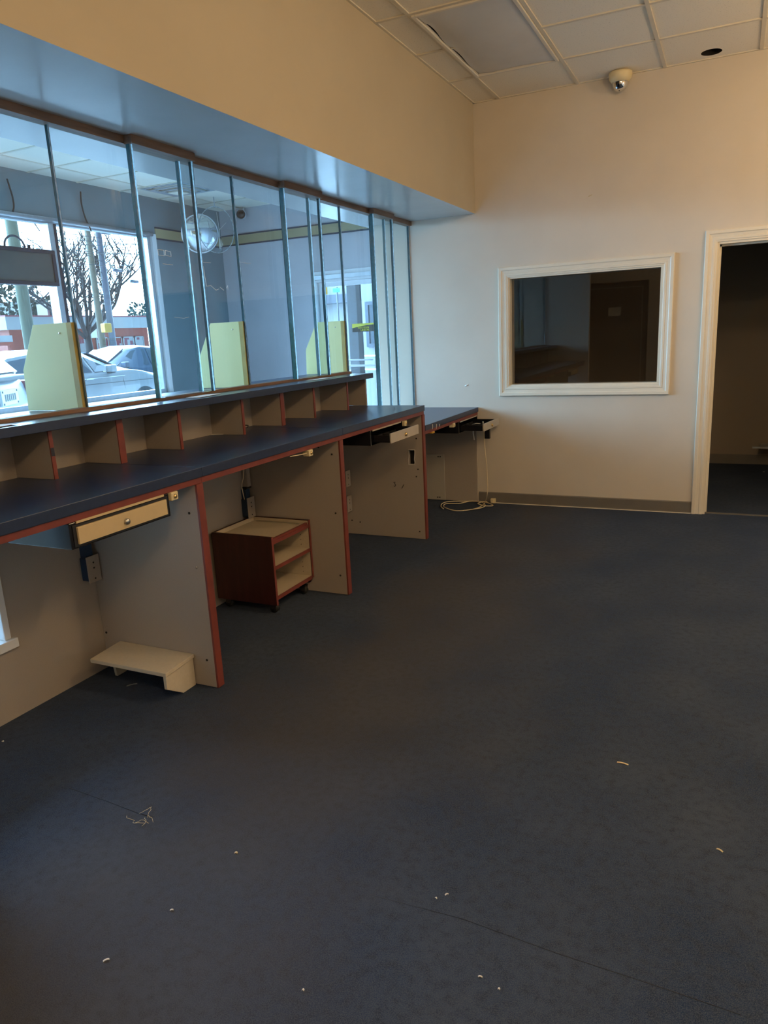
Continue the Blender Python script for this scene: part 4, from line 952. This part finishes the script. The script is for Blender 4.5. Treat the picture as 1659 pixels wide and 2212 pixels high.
def fan_tree(base, seed, label):
    rnd = random.Random(seed); q = MB(); base = Vector(base)
    fork = base+Vector((0, 0, 2.6)); q.tube([base, base+Vector((.05,.03,1.4)), fork], [.30,.25,.22], 8)
    def br(p, d, l, r, lev):
        pts = [p]; dd = d.copy(); nseg = 4
        for k in range(nseg):
            dd = (dd+Vector((rnd.uniform(-.16,.16), rnd.uniform(-.16,.16), rnd.uniform(.02,.20)))).normalized(); pts.append(pts[-1]+dd*l/nseg)
        q.tube(pts, [r, r*.92, r*.84, r*.76, r*.66], 5 if lev < 2 else 4)
        if lev >= 4: return
        for k in range(4 if lev < 2 else 3):
            nd = (dd+Vector((rnd.uniform(-.9,.9), rnd.uniform(-1.0,1.0), rnd.uniform(-.45,.35)))).normalized()
            br(pts[rnd.choice((1,2,3,4)) if k else 4], nd, l*rnd.uniform(.52,.78), r*.60, lev+1)
    for a in (-62, -38, -15, 8, 30, 52, 72):
        t = math.radians(a+rnd.uniform(-6,6)); d = Vector((rnd.uniform(-.4,.4), math.sin(t), math.cos(t))).normalized()
        br(fork-Vector((0,0,rnd.uniform(0,.5))), d, rnd.uniform(2.6,3.5), .13, 0)
    return tag(q.build('bare_tree', 'bark'), label, 'tree')
tb = W('x', -36, 186, 712)
fan_tree((-36, tb.y, GZ), 21, 'tall bare tree behind the two street poles')
tb2 = W('x', -49.5, 84, 690)
tree((-49.5, tb2.y, GZ), 12.5, 4, 'bare_tree', 'bare tree between the thick pole and the window mullion', .6, .13, 6)
def bush(c, rx, rz, n, name, label, seed, mm='leaf'):
    rnd = random.Random(seed); r = thing(name, (c[0], c[1], GZ), label, 'tree')
    q = MB(); q.tube([(c[0],c[1],GZ),(c[0],c[1],c[2])], [.16,.08], 8); q.build('trunk', 'bark', r)
    q = MB()
    for k in range(n):
        while True:
            p = Vector((rnd.uniform(-1,1), rnd.uniform(-1,1), rnd.uniform(-1,1)))
            if .25 < p.length < 1: break
        p = Vector((c[0]+p.x*rx, c[1]+p.y*rx, c[2]+p.z*rz)); a = Vector((rnd.gauss(0,1), rnd.gauss(0,1), rnd.gauss(0,1))).normalized(); b_ = a.orthogonal().normalized(); s = rnd.uniform(.10,.26)
        q.add([p+a*s, p+b_*s*.6, p-a*s, p-b_*s*.6], [(0,1,2,3)])
    o = q.build('foliage', mm, r); return r
b1 = W('x', -47.5, 18, 655); bush((-47.5, b1.y, b1.z), 2.3, 2.9, 900, 'evergreen_tree', 'dense evergreen tree left of the thick wooden pole', 3)
b2 = W('x', -47.5, 106, 668); bush((-47.5, b2.y, b2.z), 1.3, 1.0, 420, 'evergreen_tree', 'small rounded evergreen left of the window mullion', 5)
b3 = W('x', -47.5, 300, 675); bush((-47.5, b3.y, b3.z), 1.0, 1.0, 160, 'evergreen_tree', 'sparse shrub above the fascia at the window jamb', 8)
# shop across the street
BXs = -40; lo = W('x', BXs, 15, 690).y; hi = W('x', BXs, 317, 700).y
bd = thing('shop_building', (BXs-4, (lo+hi)/2, GZ), 'low orange-red shop with white fascia across the street', 'building')
MB().box(BXs-4, BXs, lo, hi, GZ, 3.0).build('wall', 'orange', bd)
MB().box(BXs-4.2, BXs+.25, lo-.3, hi+.3, 2.93, 3.70).build('fascia', 'fascia', bd)
MB().box(BXs-4.2, BXs+.28, lo-.3, hi+.3, 3.70, 3.78).build('roof_trim', 'pinkline', bd)
for a, b_ in ((207,233),(239,262),(265,288),(291,310)):
    ya, yb = W('x', BXs, a, 740).y, W('x', BXs, b_, 740).y; o = MB().box(BXs, BXs+.06, ya, yb, 1.0, 2.32).build('window', 'poster', bd)
    q = MB(); q.box(BXs+.06,BXs+.09,ya,ya+.07,1.0,2.32); q.box(BXs+.06,BXs+.09,yb-.07,yb,1.0,2.32); q.box(BXs+.06,BXs+.09,ya,yb,2.25,2.32); q.build('window_frame', 'fascia', o)
ya, yb = W('x', BXs, 170, 735).y, W('x', BXs, 187, 735).y; MB().box(BXs, BXs+.06, ya, yb, 1.4, 2.25).build('window', 'poster', bd)
ya, yb = W('x', BXs, 187, 715).y, W('x', BXs, 207, 715).y; o = MB().box(BXs, BXs+.10, ya, yb, 2.3, 2.95).build('notice_board', 'paper', bd)
q = MB()
for k in range(5): q.box(BXs+.10, BXs+.11, ya+.15, yb-.5, 2.42+.1*k, 2.45+.1*k)
q.build('notice_lines', 'alum', o)
ya, yb = W('x', BXs, 172, 675).y, W('x', BXs, 206, 675).y
o = MB().box(BXs-4, BXs-3, ya, yb, 3.79, 4.75).build('roof_unit', 'fascia', bd); MB().box(BXs-3, BXs-2.95, ya+.2, ya+1.1, 3.95, 4.6).build('window', 'car_glass', o); MB().box(BXs-3, BXs-2.95, ya+1.4, yb-.3, 3.95, 4.6).build('window', 'pole_blue', o)
hb = thing('house', (-52, W('x', -52, 75, 690).y, GZ), 'house with a brown roof behind the shop', 'building')
ya, yb = W('x', -52, 25, 690).y, W('x', -52, 125, 690).y
q = MB(); q.prism([(ya,4.2),(yb,4.2),(yb-1.0,5.7),(ya+2.0,5.7)], 'x', -58, -52); q.build('roof', 'roof_brown', hb); MB().box(-58,-52.2,ya+.3,yb-.3,GZ,4.2).build('wall', 'fascia', hb)
cn = thing('canopy', (-24, W('x', -24, 20, 735).y, GZ), 'white and red trimmed roof edge above the parked cars, left edge', 'canopy')
ya, yb = W('x', -24, -60, 735).y, W('x', -24, 58, 735).y; z_ = W('x', -24, 20, 733).z
MB().box(-28, -24, ya, yb-.6, z_-.10, z_+.14).build('roof_slab', 'fascia', cn); MB().box(-28, -23.98, ya, yb-.6, z_-.22, z_-.10).build('trim', 'orange', cn)
for y in (ya+.3, yb-.7):
    MB().box(-24.2, -24.05, y, y+.14, GZ, z_-.2).build('post', 'orange', cn)
# beyond the lobby door
struct('wall_porch', MB().box(-5.33, -3.0, 4.2, 4.35, GZ, 4.5), 'white_ext', label='white outside wall past the street door')
tag(MB().box(-5.004, -4.845, 3.40, 3.56, GZ, 4.4).build('stone_pier', 'brick_dark', bevel=.01), 'dark stone pier outside the glass street door', 'pillar')
wf = thing('outside_window', (-5.0, 4.17, 1.3), 'small dark framed window on the white outside wall past the street door', 'window')
q = MB(); a = (-5.10, -4.75, 1.33, 2.0); q.box(a[0],a[0]+.05,4.16,4.2,a[2],a[3]); q.box(a[1]-.05,a[1],4.16,4.2,a[2],a[3]); q.box(a[0]+.05,a[1]-.05,4.16,4.2,a[3]-.05,a[3]); q.box(a[0]+.05,a[1]-.05,4.16,4.2,a[2],a[2]+.05); q.build('frame', 'pole_blue', wf)
MB().box(a[0]+.05,a[1]-.05,4.185,4.2,a[2]+.05,a[3]-.05).build('glass', 'car_glass', wf)
q = MB(); q.cyl((-5.15,3.9,1.2),(-4.4,3.9,1.2),.02,8); q.cyl((-5.15,3.9,1.0),(-4.4,3.9,1.0),.02,8)
for x in (-5.1,-4.75,-4.4): q.cyl((x,3.9,GZ),(x,3.9,1.22),.018,8)
tag(q.build('handrail', 'alum'), 'pale metal handrail outside the street door', 'railing')
tsn = thing('traffic_signal', (-17.55, 25, 3.5), 'amber traffic signal with two dark lenses, seen through the street door', 'traffic light')
MB().box(-17.70,-17.42,24.9,25.1,3.50,4.05).build('housing', 'amber', tsn, bevel=.03)
for z in (3.64, 3.90): MB().cyl((-17.60,24.88,z),(-17.60,24.9,z),.10,16).build('lens', 'car_dark', tsn)
MB().cyl((-17.56,25,GZ),(-17.56,25,3.5),.07,10).build('post', 'pole_blue', tsn)
gs = thing('street_sign', (-16.95, 25, 3.5), 'small green street sign seen through the street door', 'sign')
MB().box(-17.08,-16.72,24.98,25.0,3.56,3.74).build('plate', 'green_sign', gs); MB().cyl((-16.9,25.04,GZ),(-16.9,25.04,3.8),.04,8).build('post', 'pole_blue', gs)
st = thing('storefront', (-17, 28, GZ), 'white storefront with a dark awning seen through the street door', 'building')
MB().box(-21,-15,28,34,GZ,4.6).build('wall', 'white_ext', st); MB().box(-21,-15,27.4,28,3.2,3.62).build('awning', 'pole_blue', st)
MB().box(-17.6,-17.1,27.95,28,1.0,3.0).build('window', 'poster', st); MB().box(-16.9,-16.3,27.95,28,1.0,3.0).build('window', 'alum', st)
MB().box(-17.15,-17.02,27.92,28,3.62,4.6).build('post', 'pole_blue', st)

# ------------------------------------------------------------------ LIGHT
wd = bpy.data.worlds.new('overcast_sky'); S.world = wd; wd.use_nodes = True
nt = wd.node_tree; N, L = nt.nodes, nt.links; N.clear()
out = N.new('ShaderNodeOutputWorld'); bg = N.new('ShaderNodeBackground'); L.new(bg.outputs[0], out.inputs[0])
tc = N.new('ShaderNodeTexCoord'); dp = N.new('ShaderNodeVectorMath'); dp.operation = 'DOT_PRODUCT'
dv = Vector((-.90, .25, .36)).normalized(); dp.inputs[1].default_value = dv; L.new(tc.outputs['Generated'], dp.inputs[0])
mr = N.new('ShaderNodeMapRange'); mr.interpolation_type = 'SMOOTHSTEP'; mr.inputs[1].default_value = .12; mr.inputs[2].default_value = .92; mr.inputs[3].default_value = 1.6; mr.inputs[4].default_value = 40.0
L.new(dp.outputs['Value'], mr.inputs[0])
bg.inputs[0].default_value = (.45, .74, 1.04, 1); L.new(mr.outputs[0], bg.inputs[1])
def area(name, loc, rot, sx_, sy_, power, col, portal=False, spread=PI):
    l = bpy.data.lights.new(name, 'AREA'); l.shape = 'RECTANGLE'; l.size = sx_; l.size_y = sy_; l.energy = power; l.color = col; l.spread = spread
    if portal: l.cycles.is_portal = True
    o = bpy.data.objects.new(name, l); COL.objects.link(o); o.location = loc; o.rotation_euler = rot; return o
area('window_portal', (LOBX-.12, -2.07, 1.86), (0, -PI/2, 0), 1.9, 6.3, 1, (1,1,1), True)
area('door_portal', (-4.46, LOBY+.12, 1.15), (-PI/2, 0, 0), .9, 2.1, 1, (1,1,1), True)
WARM = (1.0, .69, .37)
def lamp(loc, power, rad, col=WARM):
    l = bpy.data.lights.new('room_or_fill_lamp', 'POINT'); l.energy = power; l.color = col; l.shadow_soft_size = rad
    o = bpy.data.objects.new('room_or_fill_lamp', l); COL.objects.link(o); o.location = loc
lamp((.60, -6.40, 3.00), 58, .13)
lamp((.70, -3.20, 2.90), 50, .12)  # added fill with no fixture, brightens the far wall and floor
lamp((1.25, -1.35, 2.60), 35, .12)

# ------------------------------------------------------------------ camera and output
cd_ = bpy.data.cameras.new('camera'); co = bpy.data.objects.new('camera', cd_); COL.objects.link(co)
cd_.sensor_fit = 'VERTICAL'; cd_.sensor_height = 36; cd_.lens = F*36/2212; cd_.clip_start = .02; cd_.clip_end = 300
Rw = RM.transposed() @ Matrix(((1,0,0),(0,-1,0),(0,0,-1)))
co.matrix_world = Matrix.Translation(CAM) @ Rw.to_4x4()
S.camera = co
for o in list(bpy.data.objects):
    if '_w' in o: del o['_w']
S.view_settings.view_transform = 'Standard'; S.view_settings.look = 'None'; S.view_settings.gamma = 1.0; S.view_settings.exposure = 0.0; S.view_settings.use_curve_mapping = False
cy = S.cycles
cy.use_denoising = True
try: cy.denoiser = 'OPENIMAGEDENOISE'
except Exception: pass
cy.max_bounces = 8; cy.diffuse_bounces = 4; cy.glossy_bounces = 4; cy.transparent_max_bounces = 40; cy.transmission_bounces = 4
cy.caustics_reflective = False; cy.caustics_refractive = False; cy.sample_clamp_indirect = 6.0
